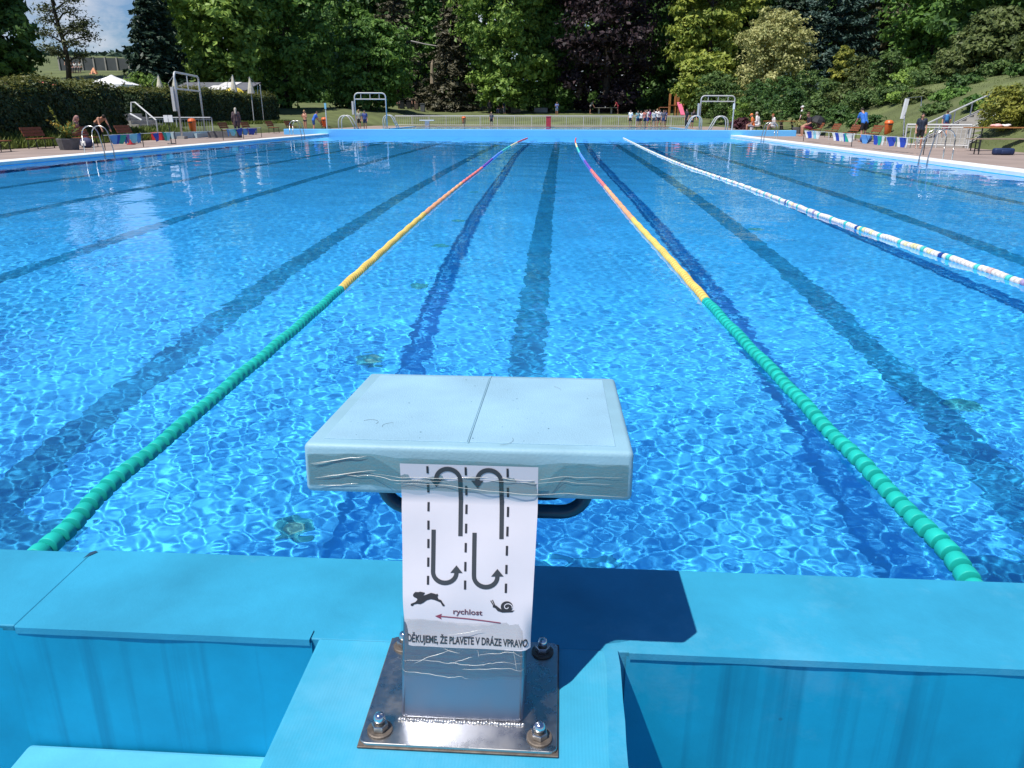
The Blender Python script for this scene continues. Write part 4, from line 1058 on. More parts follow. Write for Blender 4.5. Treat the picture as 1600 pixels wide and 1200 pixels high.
# ------------------------------------------------------------------ benches
def make_bench():
    t = thing('park_bench', 'bench', 'bench', group='slatted benches along the pool decks')
    for i in range(3):
        MB().box((-.75, .05 + i * .15, .43), (.75, .18 + i * .15, .465)).build('seat_slat', M['wood'], t)
    for i in range(3):
        z = .56 + i * .135; MB().obox((-.75, -.02 - .06 * i, z + .05), (.75, -.02 - .06 * i, z + .05), .03, .115, (0, -.25, 1)).build('back_slat', M['wood'], t)
    for x in (-.6, .6):
        MB().tube([(x, .46, 0), (x, .42, .42), (x, .05, .42)], .022, 6).build('leg', M['iron'], t)
        MB().tube([(x, .02, 0), (x, .04, .42), (x, -.17, .92)], .022, 6).build('leg', M['iron'], t)
    return t
bench0 = make_bench(); ub = []
for px, py, face, lab in ((-14, 238, 1, 'slatted bench cut by the left edge of the photo'), (58, 232, 1, 'brown slatted bench on the left deck, left of the planter'),
        (128, 230, 1, 'brown slatted bench behind the planter with the seated person'), (198, 224, 1, 'brown slatted bench between the bunting and the left handrail'),
        (352, 213, 1, 'small brown bench left of the woman in the long coat'), (386, 210.5, 1, 'small brown bench right of the woman in the long coat'), (424, 208, 1, 'brown bench alone on the left deck before the far wall'),
        (452, 206.5, 1, 'brown bench just left of the far wall end'), (506, 205, 1, 'brown bench behind the far wall beside the left orange bin'),
        (1278, 212, -1, 'orange-brown bench beside the person with the dark umbrella'), (1303, 215, -1, 'orange-brown bench behind the single white pennant'),
        (1332, 219, -1, 'orange-brown bench left of the man in the blue shirt'), (1366, 221, -1, 'orange-brown bench between the man in blue and the orange bin')):
    p = at(px, py); place(bench0, ub, p, -math.pi / 2 if face > 0 else math.pi / 2, lab, .74)
# ------------------------------------------------------------------ orange bins
def make_bin():
    t = thing('litter_bin', 'bin', 'litter bin', group='orange litter bins')
    MB().lathe([(.15, .30), (.17, .32), (.215, .86), (.22, .88)], n=14).build('drum', M['orange'], t, True)
    MB().lathe([(.235, .87), (.235, .92), (.18, 1.02), (.05, 1.05)], n=14).build('lid', M['orange'], t)
    MB().box((-.11, -.24, .80), (.11, -.20, .86)).build('slot', M['black'], t)
    MB().tube([(0, .2, 0), (0, .2, .8)], .03, 6).build('post', M['iron'], t)
    return t
bin0 = make_bin(); un_ = []
for px, py, lab in ((303, 214, 'orange litter bin behind the white railing under the left shower frame'), (508, 205, 'orange litter bin beyond the far wall, left of the curved pool rails'),
                    (725, 198, 'orange litter bin at the fence of the second pool'), (1385, 219, 'bright orange litter bin on the right deck beside the benches')):
    place(bin0, un_, at(px, py), 0, lab, .86)
# ------------------------------------------------------------------ pool ladders
def make_ladder(h=.85):
    t = thing('pool_ladder', 'ladder', 'pool ladder', group='steel pool ladders on the near pool')
    for y in (-.27, .27):
        pts = [(-.62, y, 0), (-.62, y, h - .28)] + [(-.34 + .28 * math.cos(a), y, h - .28 + .28 * math.sin(a)) for a in np.linspace(math.pi, 0, 9)] + [(.02, y, .1), (.05, y, -.6), (.05, y, -.95)]
        MB().tube(pts, .018, 8).build('handrail', M['steel'], t, True)
    for z in (-.25, -.55, -.85): MB().box((0, -.26, z), (.09, .26, z + .03)).build('tread', M['steel'], t)
    return t
lad0 = make_ladder(); ul = []
for X, px, py, rz, lab in ((XL, 170, 241, 0, 'steel pool ladder on the near left edge, in front of the bunting'), (XL, 473, 214, 0, 'steel pool ladder at the far left corner of the pool'),
                           (XR, 1444, 250, math.pi, 'steel pool ladder on the right edge beside the tables'), (XR, 1192, 219, math.pi, 'steel pool ladder at the far right corner of the pool')):
    p = atX(px, py, X); place(lad0, ul, (X, p.y, .06), rz, lab, .92)
# curved entry rails of the second pool
def make_rails():
    t = thing('entry_rail', 'rail', 'pool rail', group='white curved rails of the second pool')
    for y in (-.35, .35):
        pts = [(-.55, y, 0)] + [(-.15 + .4 * math.cos(a), y, .62 + .4 * math.sin(a)) for a in np.linspace(math.pi, .35, 8)] + [(.75, y, -.3)]
        MB().tube(pts, .034, 8).build('rail', M['rail'], t, True)
    return t
r0 = make_rails(); ur = []
for X, px, py, rz, lab in ((XL - .3, 536, 201, 0, 'white curved rails at the near left corner of the second pool'), (XL - .3, 611, 199, 0, 'white curved rails beside the left goal-shaped frame'),
                           (XR + .3, 1083, 200, math.pi, 'white curved rails left of the right goal-shaped frame'), (XR + .3, 1146, 202, math.pi, 'white curved rails right of the right goal-shaped frame')):
    p = atX(px, 200, X); place(r0, ur, (X, min(max(p.y, P2A + 1), P2B - 1), .05), rz, lab)
# ------------------------------------------------------------------ shower frames (white goal-shaped tube frames over the foot baths)
def frame(p, q, h, lab, drop=.42, n_in=3, r=.048):
    p, q = Vector(p), Vector(q); t = thing('foot_bath_shower', lab, 'shower', p, 0, 'white goal-shaped shower frames')
    d = q - p; u = d.normalized(); L = d.length; c = .28
    pts = [Vector((0, 0, 0)), Vector((0, 0, h - c))] + [u * (c - c * math.cos(a)) + Vector((0, 0, h - c + c * math.sin(a))) for a in np.linspace(.2, math.pi / 2, 6)]
    pts += [u * (L - c + c * math.sin(a)) + Vector((0, 0, h - c + c * math.cos(a))) for a in np.linspace(0, math.pi / 2 - .2, 6)] + [u * L + Vector((0, 0, h - c)), u * L]
    MB().tube(pts, r, 8).build('hoop', M['rail'], t, True)
    MB().tube([Vector((0, 0, h - drop)), u * L + Vector((0, 0, h - drop))], r * .8, 8).build('crossbar', M['rail'], t)
    for i in range(n_in): 
        a = u * (L * (i + .7) / (n_in + .4)); MB().tube([a + Vector((0, 0, h - drop)), a + Vector((0, 0, h - .02))], r * .55, 6).build('spacer', M['rail'], t)
    MB().box((-.22, -.1, h * .42), (-.09, .1, h * .78)).build('control_box', M['rail'], t)
    for s in (0, 1):
        c_ = u * L * s; MB().box((c_.x - .18, c_.y - .18, 0), (c_.x + .18, c_.y + .18, .12)).build('footing', M['concrete'], t)
    return t
frame(at(285, 217), at(321, 212.5), 2.95, 'tall white shower frame by the hedge on the left, with an orange bin inside', .72, 1)
pa, pb = at(557, 203), at(605, 203); frame(pa, pb, 2.55, 'white goal-shaped frame left of the second pool, two children beside it')
pa, pb = at(1092, 203), at(1144, 203); frame(pa, pb, 2.45, 'white goal-shaped frame on the right, before dark bushes', .40)
# plinths of the left foot bath
t = thing('foot_bath', 'pale blue foot bath basin under the left shower frame', 'foot bath', at(300, 217))
p0 = Vector(t.location)
b_ = at(330, 214) - p0
MB().obox((-.9, -.1, .14), (b_.x, b_.y, .14), .14, .30).build('basin_wall', flat('pale_blue_wall', (.42, .55, .60)), t)
MB().obox((-.5, 1.5, .1), (b_.x, b_.y + 1.5, .1), .14, .22).build('basin_wall', M['pale_blue_wall'], t)
t = thing('stone_trough', 'low grey trough right of the left foot bath', 'trough', at(352, 215)); 
for a, b in (((-.75, -.3, 0), (.75, -.2, .3)), ((-.75, .2, 0), (.75, .3, .3)), ((-.75, -.2, 0), (-.65, .2, .3)), ((.65, -.2, 0), (.75, .2, .3))): MB().box(a, b).build('side', M['stone'], t)
MB().box((-.65, -.2, .02), (.65, .2, .06)).build('base', M['stone'], t)
# ------------------------------------------------------------------ railings
def railing(name, lab, pts, h, dx=.16, mid=True, group=None, post_every=1.9, m='rail', r=.022):
    p0 = Vector(pts[0]); t = thing(name, lab, 'railing', p0, 0, group); rel = [Vector(p) - p0 for p in pts]
    for i in range(len(rel) - 1):
        a, b = rel[i], rel[i + 1]; L = (b - a).length; k = max(1, round(L / post_every))
        MB().tube([a + Vector((0, 0, h)), b + Vector((0, 0, h))], r * 1.5, 8).build('top_rail', M[m], t)
        if mid: MB().tube([a + Vector((0, 0, .10)), b + Vector((0, 0, .10))], r, 6).build('bottom_rail', M[m], t)
        for j in range(k + (i == len(rel) - 2)):
            c = a + (b - a) * (j / k); MB().tube([c, c + Vector((0, 0, h))], r * 1.35, 6).build('post', M[m], t)
        if mid:
            bl = MB(); n_ = int(L / dx)
            for j in range(1, n_): c = a + (b - a) * (j / n_); bl.tube([c + Vector((0, 0, .10)), c + Vector((0, 0, h - .08))], r * .5, 4)
            o = bl.build('balusters', M[m], t); o['kind'] = 'stuff'
            MB().tube([a + Vector((0, 0, h - .09)), b + Vector((0, 0, h - .09))], r * .7, 6).build('upper_rail', M[m], t)
    return t
railing('railing', 'long white railing behind the second pool', [(-16.3, 78.6, .04), (12.1, 78.6, .04)], .95, .2, post_every=1.65)
railing('railing', 'white baluster railing at the left stairs below the hedge', [at(222, 214), at(334, 213)], .93, .13)
railing('railing', 'white baluster railing in front of the right stairs', [at(1412, 230), at(1462, 231), at(1512, 232)], .80, .14, post_every=.95)
# sign on the left railing
t = thing('notice_board', 'two small white sheets hung on a thin stand by the left railing', 'sign', at(268, 225))
MB().tube([(0, 0, 0), (0, 0, .95)], .018, 6).build('stand', M['iron'], t); MB().lathe([(.16, 0), (.14, .03)], n=10).build('foot', M['iron'], t)
for x in (-.17, .02): MB().box((x, -.02, .82), (x + .17, .0, 1.08)).build('sheet', M['white'], t)
# left stairs climbing through the hedge, with handrail
t = thing('stairs', 'concrete stairs climbing through the gap in the left hedge', 'stairs', (-19.0, 38.4, 0))
for i in range(7): MB().box((-.34 * (i + 1), -1.2, 0 + .0), (-.34 * i, 1.2, .05 + .16 * (i + 1))).build('step', M['concrete'], t)
t = thing('handrail', 'white bent handrail rising along the left stairs', 'handrail', (-18.8, 37.0, 0)); p0 = Vector(t.location)
A = [atX(244, 188, -18.9), atX(211, 160, -20.5), atX(205, 160, -20.8), atX(205, 175, -20.8)]
MB().tube([tuple(a - p0) for a in A], .035, 8).build('rail', M['rail'], t)
A = [atX(222, 188, -19.6), atX(204, 178, -20.7)]
MB().tube([tuple(a - p0) for a in A], .045, 8).build('lower_rail', M['rail'], t)
for a in (atX(244, 188, -18.9), atX(228, 174, -19.7)): MB().tube([tuple(a - p0), (a.x - p0.x, a.y - p0.y, 0)], .028, 6).build('post', M['rail'], t)
# right stairs up the bank
S0 = Vector((13.5, 31.6, .04)); sd_ = Vector((4.3, 4.0, 0)).normalized(); sn = Vector((sd_.y, -sd_.x, 0))
t = thing('stairs', 'concrete stairs climbing the right bank beside the yellow-green bush', 'stairs', S0 + sn * .9)
for i in range(9):
    a = sd_ * (.66 * i); MB().obox(a + Vector((0, 0, .075 * (i + 1) - .05)), a + sd_ * .70 + Vector((0, 0, .075 * (i + 1) - .05)), 1.6, .15 * (i + 1) + .1).build('step', M['concrete'], t)
for s in (-1, 1): MB().obox(sn * s * .9 + Vector((0, 0, .02)), sn * s * .9 + sd_ * 6.0 + Vector((0, 0, 1.32)), .16, .26).build('side_wall', M['concrete'], t)
t2_ = thing('handrail', 'long white handrail slanting up the left side of the right stairs', 'handrail', S0)
zr_ = lambda q: .68 + .21 * q
MB().tube([tuple(sd_ * q + Vector((0, 0, zr_(q)))) for q in (-.1, 3, 6.0)] + [tuple(sd_ * 6.6 + Vector((0, 0, zr_(6.1))))], .034, 8).build('rail', M['rail'], t2_)
for q in (0, 1.5, 3.0, 4.5, 5.9): MB().tube([tuple(sd_ * q + Vector((0, 0, .12 * q))), tuple(sd_ * q + Vector((0, 0, zr_(q))))], .026, 6).build('post', M['rail'], t2_)
t2_ = thing('handrail', 'short white handrail on the right side of the right stairs', 'handrail', S0 + sn * 1.8)
MB().tube([tuple(sd_ * q + Vector((0, 0, zr_(q)))) for q in (-.1, 2.4)], .034, 8).build('rail', M['rail'], t2_)
for q in (0, 1.2, 2.3): MB().tube([tuple(sd_ * q + Vector((0, 0, .12 * q))), tuple(sd_ * q + Vector((0, 0, zr_(q))))], .026, 6).build('post', M['rail'], t2_)
# shower pole and lamp post on the right
t = thing('shower_pole', 'leaning shower post with a white panel in front of the right bank', 'shower', at(1411, 222)); p0 = Vector(t.location); D_ = (p0 - EYE).dot(_fw)
MB().tube([(0, 0, 0), tuple(atD(1413, 185, D_) - p0), tuple(atD(1416, 154, D_) - p0)], .03, 8).build('post', M['steel'], t)
c = atD(1414, 170, D_) - p0; MB().obox(c - Vector((.05, 0, .42)), c + Vector((.03, 0, .42)), .16, .13).build('panel', M['white'], t)
MB().tube([tuple(atD(1418, 153, D_) - p0), tuple(atD(1440, 151, D_) - p0), tuple(atD(1439, 166, D_) - p0)], .02, 6).build('arm', M['steel'], t)
# ------------------------------------------------------------------ bunting strung low along both decks
def bunting(X, pyline, spec, lab):
    pts = [(px, atX(px, pyline(px), X)) for px, *_ in spec]
    y0 = pts[0][1].y; z0 = .50
    t = thing('bunting', lab, 'bunting', (X, y0, 0), 0, 'pennant lines along the pool sides')
    ys = [p.y - y0 for _, p in pts]
    lo, hi = min(ys) - .6, max(ys) + .6
    MB().tube([(0, lo, z0), (0, hi, z0)], .008, 5).build('cord', M['white'], t)
    for y in (lo, (lo + hi) / 2, hi):
        MB().tube([(0, y, -.0), (0, y, z0 + .04)], .014, 6).build('stand', M['iron'], t)
    cache = {}
    for (px, col, w_), (_, p) in zip(spec, pts):
        w_ = w_ * .74; w_m = w_ * abs((atX(px + 1, pyline(px), X) - atX(px, pyline(px), X)).y) if False else w_
        key = (col, w_)
        if key not in cache:
            v = [(0, -w_ / 2, 0), (0, w_ / 2, 0), (.02, w_ * .36, -.15), (.015, w_ * .20, -.30), (.015, -w_ * .20, -.30), (.02, -w_ * .36, -.15)]
            cache[key] = MB().add(v + [(x_ - .006, y_, z_) for x_, y_, z_ in v], [(0, 1, 2, 5), (5, 2, 3, 4), (6, 11, 8, 7), (11, 10, 9, 8)]).mesh('pennant', M[col])
        o = link('pennant', cache[key], t, None, (0, p.y - y0, z0 - .004)); o.rotation_euler = (random.uniform(-.15, .15), random.uniform(-.1, .1), random.uniform(-.5, .5))
for nm, c in (('p_blue', (.02, .06, .42)), ('p_green', (.02, .36, .28)), ('p_white', (.80, .82, .80)), ('p_purple', (.26, .10, .36)), ('p_cyan', (.25, .62, .72)), ('p_sky', (.10, .30, .66)), ('p_cream', (.78, .72, .60))): M[nm] = mat('pennant_' + nm[2:], c, .6, vary=.05)
bunting(-15.1, lambda x: 208, [(176, 'p_sky', .5), (180, 'p_blue', .5), (186, 'p_green', .75), (193, 'p_blue', .5), (199, 'p_purple', .5), (206, 'p_cyan', .55), (214, 'p_sky', .55), (220, 'p_blue', .55), (243, 'p_blue', .7), (257, 'p_green', .7), (261, 'p_cyan', .5)],
        'line of blue, green and purple pennants along the left deck')
bunting(-15.3, lambda x: 205, [(356, 'p_sky', .8), (363, 'p_cyan', .8), (368, 'p_green', .8), (374, 'p_blue', .9), (383, 'p_sky', .8), (388, 'p_purple', .9), (394, 'p_blue', 1.0), (401, 'p_blue', .7)],
        'line of blue and green pennants below the woman in the long coat')
bunting(10.9, lambda x: 216, [(1262, 'p_white', .75), (1265, 'p_blue', .7), (1269, 'p_white', .8), (1273, 'p_cyan', .8), (1277, 'p_white', .6), (1294, 'p_white', .8), (1305, 'p_white', .6), (1309, 'p_blue', .55), (1313, 'p_white', .6), (1317, 'p_white', .6), (1321, 'p_blue', .5), (1324, 'p_green', .5), (1328, 'p_white', .6), (1352, 'p_sky', .6),
        (1364, 'p_sky', .55), (1370, 'p_blue', .5), (1375, 'p_green', .5), (1380, 'p_white', .4), (1385, 'p_white', .45), (1393, 'p_blue', .6), (1400, 'p_green', .5), (1406, 'p_white', .35), (1412, 'p_blue', .5), (1418, 'p_white', .4), (1425, 'p_green', .5), (1433, 'p_cream', .45)],
        'long line of white, blue and green pennants along the right deck')
t = thing('traffic_cone', 'small red and white cone on the left deck by the bunting', 'cone', at(205, 226)); MB().lathe([(.16, 0), (.16, .03), (.11, .03), (.07, .2)], n=12).build('cone', M['red'], t); MB().lathe([(.07, .2), (.04, .34), (.02, .36)], n=12).build('tip', M['white'], t)
t = thing('crate', 'small dark red crate between two pennants on the left deck', 'crate', at(249, 219)); MB().box((-.25, -.2, 0), (.25, .2, .3)).build('box', M['red'], t, bevel=.02); MB().box((-.26, -.21, .3), (.26, .21, .34)).build('lid', M['red'], t)
# ------------------------------------------------------------------ planters
def plant(t, n, spread, h, kind, z0, leaf=.12, flop=.5):
    P = []; N = []
    for i in range(n):
        a = RNG.uniform(0, 6.28); L = h * RNG.uniform(.5, 1.1); k = 14; s = np.linspace(0.05, 1, k); out = spread * RNG.uniform(.2, 1.)
        P.append(np.stack([out * s ** (1 + flop) * math.cos(a) + RNG.normal(size=k) * .02, out * s ** (1 + flop) * math.sin(a) + RNG.normal(size=k) * .02, z0 + L * s * (1 - .25 * s)], 1)); N.append(RNG.normal(size=(k, 3)) + np.array([0, 0, .5]))
    P = np.concatenate(P); N = np.concatenate(N); N /= np.linalg.norm(N, axis=1)[:, None]
    V, F = leaf_quads(P, N, leaf, .5); link('foliage', np_mesh('foliage', V, F, LEAF[kind]), t)
def planter(p, lab, w_, h):
    t = thing('planter', lab, 'planter', p)
    MB().lathe([(w_ * .8, 0), (w_, h), (w_, h + .04), (w_ * .88, h + .04), (w_ * .86, h - .05)], n=8).build('pot', M['stone'], t); return t
t = planter(at(109, 234), 'grey stone planter with tall yellow flowers on the left deck', .36, .32)
plant(t, 26, .55, .75, 'shrub', .3); plant(t, 16, .7, .8, 'flower', .3, .10); 
o = thing('reed_stem', 'tall slanting stem rising from the left planter', 'plant', Vector(t.location) + Vector((-.05, 0, .3))); MB().tube([(0, 0, 0), (-.12, 0, .45), (-.38, 0, 1.0)], .012, 5).build('stem', LEAF['golden'], o)
V, F = leaf_quads(np.stack([np.linspace(-.12, -.40, 30), RNG.normal(size=30) * .02, np.linspace(.45, 1.05, 30)], 1), unit(30), .09); link('leaf_spray', np_mesh('leaf_spray', V, F, LEAF['golden']), o)
t = planter(at(1246, 209), 'stone planter with pale flowers at the end of the far wall on the right', .35, .35); plant(t, 26, .6, .7, 'pale', .3); 
t = planter(at(560, 206) + Vector((-6, 4, 0)), 'grey planter with green leaves on the far left deck', .3, .3); plant(t, 20, .5, .6, 'shrub', .25)

# ------------------------------------------------------------------ tables with benches on the right deck
def beer_table(p, rz, lab, L=2.2, h=.76, w_=.55, nm='folding_table', cat='table', m='wood_light'):
    t = thing(nm, lab, cat, p, rz)
    k = 3 if w_ > .4 else 2
    for i in range(k): MB().box((-L / 2, -w_ / 2 + w_ / k * i + .006, h - .03), (L / 2, -w_ / 2 + w_ / k * (i + 1) - .006, h)).build('plank', M[m], t)
    for x in (-L * .36, L * .36):
        for y in (-w_ * .42, w_ * .42): MB().tube([(x, y, 0), (x, y, h - .03)], .018, 5).build('leg', M['iron'], t)
        MB().tube([(x, -w_ * .42, h * .35), (x, w_ * .42, h * .35)], .014, 5).build('crossbar', M['iron'], t)
    return t
pt = at(1566, 236)
beer_table(pt, .05, 'orange wooden folding table with towels on it, right deck', 2.6)
beer_table(at(1568, 241.5), .03, 'weathered folding bench in front of the right orange table', 2.3, .47, .3, 'folding_bench', 'bench', 'wood_grey')
beer_table(at(1590, 229), .05, 'second orange folding table behind the first on the right', 2.2)
for dx, c, lab, s in ((-.35, (.80, .45, .42), 'crumpled pink towel on the right orange table', 1.), (-.05, (.78, .76, .74), 'white towel bundle on the right orange table', .8), (.95, (.82, .78, .74), 'pale towel at the right end of the orange table', 1.1)):
    b = MB()
    for i in range(5): b.ball((dx + random.uniform(-.1, .1) * s, random.uniform(-.08, .08), .80 + random.uniform(0, .03)), (.12 * s, .09 * s, .045 * s), 9, 5)
    o = b.build('towel', flat('towel_%d' % int(dx * 100), c), None, True); o.location = pt; tag(o, lab, 'towel')
t = thing('backpack', 'dark blue backpack lying under the right folding bench', 'bag', at(1575, 243) + Vector((0, .3, 0))); MB().box((-.30, -.11, 0), (.30, .11, .20)).build('bag', flat('navy_cloth', (.012, .03, .10)), t, True, .06, 3); MB().box((-.12, -.15, .03), (.14, -.10, .14)).build('pocket', M['navy_cloth'], t, True, .02)
beer_table(at(1228, 209) + Vector((0, .4, 0)), .0, 'long wooden table on the right deck near the far wall end', 2.6)
beer_table(at(1200, 206.5), .0, 'low wooden bench by the far right corner of the pool', 2.2, .45, .3, 'folding_bench', 'bench', 'wood_grey')
# ------------------------------------------------------------------ behind the hedge: tent, cafe, parasols, hill fence
g = ground_under(184, 58); k_ = 58 / 1200
t = thing('party_tent', 'white pointed canopy tent standing behind the hedge', 'tent', g)
zr, ze = pz(119, 58) - g.z, pz(134, 58) - g.z; hw = 1.42
b = MB(); n_ = 6; v = []; f = []
for j in range(n_ + 1):                                    # a cloth roof sagging slightly between peak and eaves
    s_ = j / n_; z = zr + (ze - zr) * (s_ ** .85); w_ = max(hw * s_, .03); v += [(-w_, -w_, z), (w_, -w_, z), (w_, w_, z), (-w_, w_, z)]
f = [(j * 4 + i, j * 4 + (i + 1) % 4, j * 4 + 4 + (i + 1) % 4, j * 4 + 4 + i) for j in range(n_) for i in range(4)]
b.add(v, f).build('canopy', M['tent'], t)
for a, c in (((-hw, -hw), (hw, -hw)), ((hw, -hw), (hw, hw)), ((hw, hw), (-hw, hw)), ((-hw, hw), (-hw, -hw))):
    MB().obox((a[0], a[1], ze - .14), (c[0], c[1], ze - .14), .02, .28).build('valance', M['tent'], t)
    MB().tube([(a[0] * .98, a[1] * .98, -.2), (a[0] * .98, a[1] * .98, ze)], .03, 6).build('leg', M['rail'], t)
g = ground_under(330, 70); k_ = 70 / 1200
t = thing('cafe_kiosk', 'low brown cafe building with a grey roof behind the hedge', 'building', g, YAW)
zt_, ze_ = pz(128.5, 70) - g.z, pz(142, 70) - g.z; L2 = 60 * k_
MB().box((-L2 + .3, .2, -.3), (L2 - .3, 3.2, ze_)).build('wall', M['brown'], t)
def roofpanel(x0, x1, s0, s1, name, m, lift):
    y0, y1 = -.3, 2.6; f_ = lambda x, s: (x + 1.0 * s * .55, y0 + (y1 - y0) * s, ze_ + (zt_ - ze_) * s + lift)
    v = [f_(x0, s0), f_(x1, s0), f_(x1, s1), f_(x0, s1)]; return MB().add(v + [(x, y, z - .07) for x, y, z in v], [(0, 1, 2, 3), (7, 6, 5, 4), (0, 4, 5, 1), (1, 5, 6, 2), (2, 6, 7, 3), (3, 7, 4, 0)]).build(name, m, t)
roofpanel(-L2, L2, 0, 1, 'roof', M['roof'], 0)
roofpanel(-.2, 1.75, .02, .52, 'roof_light', M['roof_light'], .06); roofpanel(.25, 1.8, .56, .95, 'roof_light', M['roof_light'], .06)
MB().obox((-L2, -.32, ze_ - .09), (L2, -.32, ze_ - .09), .06, .16).build('gutter', M['brown'], t)
for x in (-2.2, -.6, 1.2): MB().box((x, .17, .4), (x + 1.1, .205, ze_ - .3)).build('window', M['black'], t)
def parasol(px, top, bot, D, lab):
    g = ground_under(px, D); t = thing('folded_parasol', lab, 'parasol', g, random.uniform(0, 6), 'folded cream parasols behind the hedge'); z1, z0 = pz(top, D) - g.z, pz(bot, D) - g.z
    MB().tube([(0, 0, 0), (0, 0, z1 + .1)], .03, 6).build('pole', M['rail'], t)
    MB().lathe([(.05, z1), (.10, z1 - .25 * (z1 - z0)), (.19, z0 + .35 * (z1 - z0)), (.24, z0), (.16, z0 - .02)], n=9).build('canopy', M['canvas'], t)
    MB().tube([(.05, 0, z1), (.45, .1, z1 - .45), (.40, .15, z0)], .018, 5).build('arm', M['steel'], t)
for px, top, bot, lab in ((256, 121, 142, 'folded cream parasol left of the cafe roof'), (280, 121, 141, 'folded cream parasol over the corner of the left shower frame'), (370, 121, 145, 'folded cream parasol in front of the yellow parasol'), (396, 124, 147, 'folded cream parasol farthest right, beside a bare post')):
    parasol(px, top, bot, 52, lab)
g = ground_under(370, 56); t = thing('parasol', 'open yellow parasol at the right end of the cafe', 'parasol', g); z1 = pz(136, 56) - g.z
MB().tube([(0, 0, 0), (0, 0, z1 + .05)], .03, 6).build('pole', M['rail'], t); MB().lathe([(.72, z1 - .42), (.5, z1 - .2), (.02, z1), (.02, z1 - .03), (.5, z1 - .24)], n=10).build('canopy', M['yellow'], t)
g = ground_under(411, 54); t = thing('post', 'thin grey post on the hedge top right of the parasols', 'post', g); MB().tube([(0, 0, 0), (0, 0, pz(135, 54) - g.z)], .04, 6).build('shaft', M['steel'], t); MB().ball((0, 0, pz(135, 54) - g.z), .06).build('cap', M['steel'], t)
g = ground_under(77, 50); t = thing('awning', 'small red awning behind the hedge under the left tree', 'awning', g); z1 = pz(129.5, 50) - g.z
MB().lathe([(.95, z1 - .22), (.6, z1 - .05), (.03, z1), (.03, z1 - .04), (.6, z1 - .09)], n=12).build('cloth', flat('red_cloth', (.66, .16, .13)), t); MB().tube([(0, 0, 0), (0, 0, z1)], .03, 6).build('pole', M['rail'], t)
# fence wall on the hill, one panel after another
t = thing('hill_fence', 'long dark grey panel fence on the hill below the sky', 'fence', ground_under(165, 88)); p0 = Vector(t.location)
npan = 9
for i in range(npan):
    xa, xb = 92 + i * 18.2, 92 + (i + 1) * 18.2; ya, yb = 93.5 + i * .35, 93.5 + (i + 1) * .35
    A_, B_ = atD(xa, ya, 88), atD(xb, yb, 88); za, zb_ = atD(xa, ya + 21, 88).z, atD(xb, yb + 21, 88).z
    MB().obox(Vector((A_.x, A_.y, (A_.z + za) / 2)) - p0, Vector((B_.x, B_.y, (B_.z + zb_) / 2)) - p0, .12, (A_.z - za) * 1.0 + .6).build('panel', M['slate'], t)
    MB().box((A_.x - p0.x - .07, A_.y - p0.y - .16, za - p0.z - .5), (A_.x - p0.x + .07, A_.y - p0.y + .1, A_.z - p0.z + .38)).build('post', M['concrete'], t)
t = thing('small_tent', 'tiny orange tent on the grass in front of the hill fence', 'tent', ground_under(158, 82)); MB().add([(-.4, -.3, -.1), (.4, -.3, -.1), (.4, .3, -.1), (-.4, .3, -.1), (-.05, 0, .6), (.05, 0, .6)], [(0, 1, 5, 4), (1, 2, 5), (2, 3, 4, 5), (3, 0, 4)]).build('canopy', flat('tent_orange', (.75, .32, .16)), t); MB().add([(-.12, -.315, -.1), (.12, -.315, -.1), (0, -.13, .35)], [(0, 1, 2)]).build('door', M['brown'], t)
# far wooded ridge under the clouds
P = []; 
for i in range(900):
    px = random.uniform(60, 320); D = random.uniform(560, 640); q = ground_under(px, D); P.append((q.x, q.y, q.z + random.uniform(0, 7)))
V, F = leaf_quads(np.array(P), unit(len(P)), 7.)
o = link('forest', np_mesh('forest', V, F, LEAF['spruce'])); tag(o, 'dark wooded ridge far beyond the meadow', 'forest', kind='stuff')

# ------------------------------------------------------------------ the lawn beyond the second pool
def lawn(px, D=100): return ground_under(px, D)
t = thing('table_tennis_table', 'table tennis table under the copper beech between two players', 'table', lawn(945, 100)); L = 40 * 100 / 1200 / 2
MB().box((-L + .2, -.75, .72), (L - .2, .75, .76)).build('top', M['concrete'], t); MB().box((-.02, -.8, .76), (.02, .8, .9)).build('net', M['white'], t)
for x in (-.8, .8): MB().box((x - .1, -.4, 0), (x + .1, .4, .72)).build('leg', M['concrete'], t)
t = thing('play_tower', 'wooden play tower with a pink slide behind the group of children', 'play tower', lawn(1056, 93)); k_ = 93 / 1200
for x in (-.75, -.1, .25, .85): 
    for y in (0, 1.1): MB().tube([(x, y, 0), (x, y, 2.6 if x < .2 else 2.2)], .07, 6).build('post', M['wood_light'], t)
MB().box((-.8, -.1, 1.2), (.9, 1.2, 1.3)).build('platform', M['wood'], t)
v = [(.0, -.2, 1.6), (.5, -.2, 1.6), (.9, -1.3, .2), (.4, -1.3, .2)]; MB().add(v + [(x, y, z - .08) for x, y, z in v], [(0, 1, 2, 3), (7, 6, 5, 4), (0, 4, 5, 1), (1, 5, 6, 2), (2, 6, 7, 3), (3, 7, 4, 0)]).build('slide', flat('pink_plastic', (.70, .12, .24)), t)
MB().add([(.25, 0, 2.2), (.85, 0, 2.2), (.85, 1.1, 2.2), (.25, 1.1, 2.2), (.55, .55, 3.0)], [(0, 1, 4), (1, 2, 4), (2, 3, 4), (3, 0, 4)]).build('roof', flat('grey_blue', (.16, .22, .30)), t)
MB().tube([(-2.0, .3, 1.0), (-.8, .3, 1.0)], .05, 6).build('beam', M['wood'], t); MB().tube([(-2.0, .3, 0), (-2.0, .3, 1.05)], .06, 6).build('post', M['wood'], t)
ubin = []
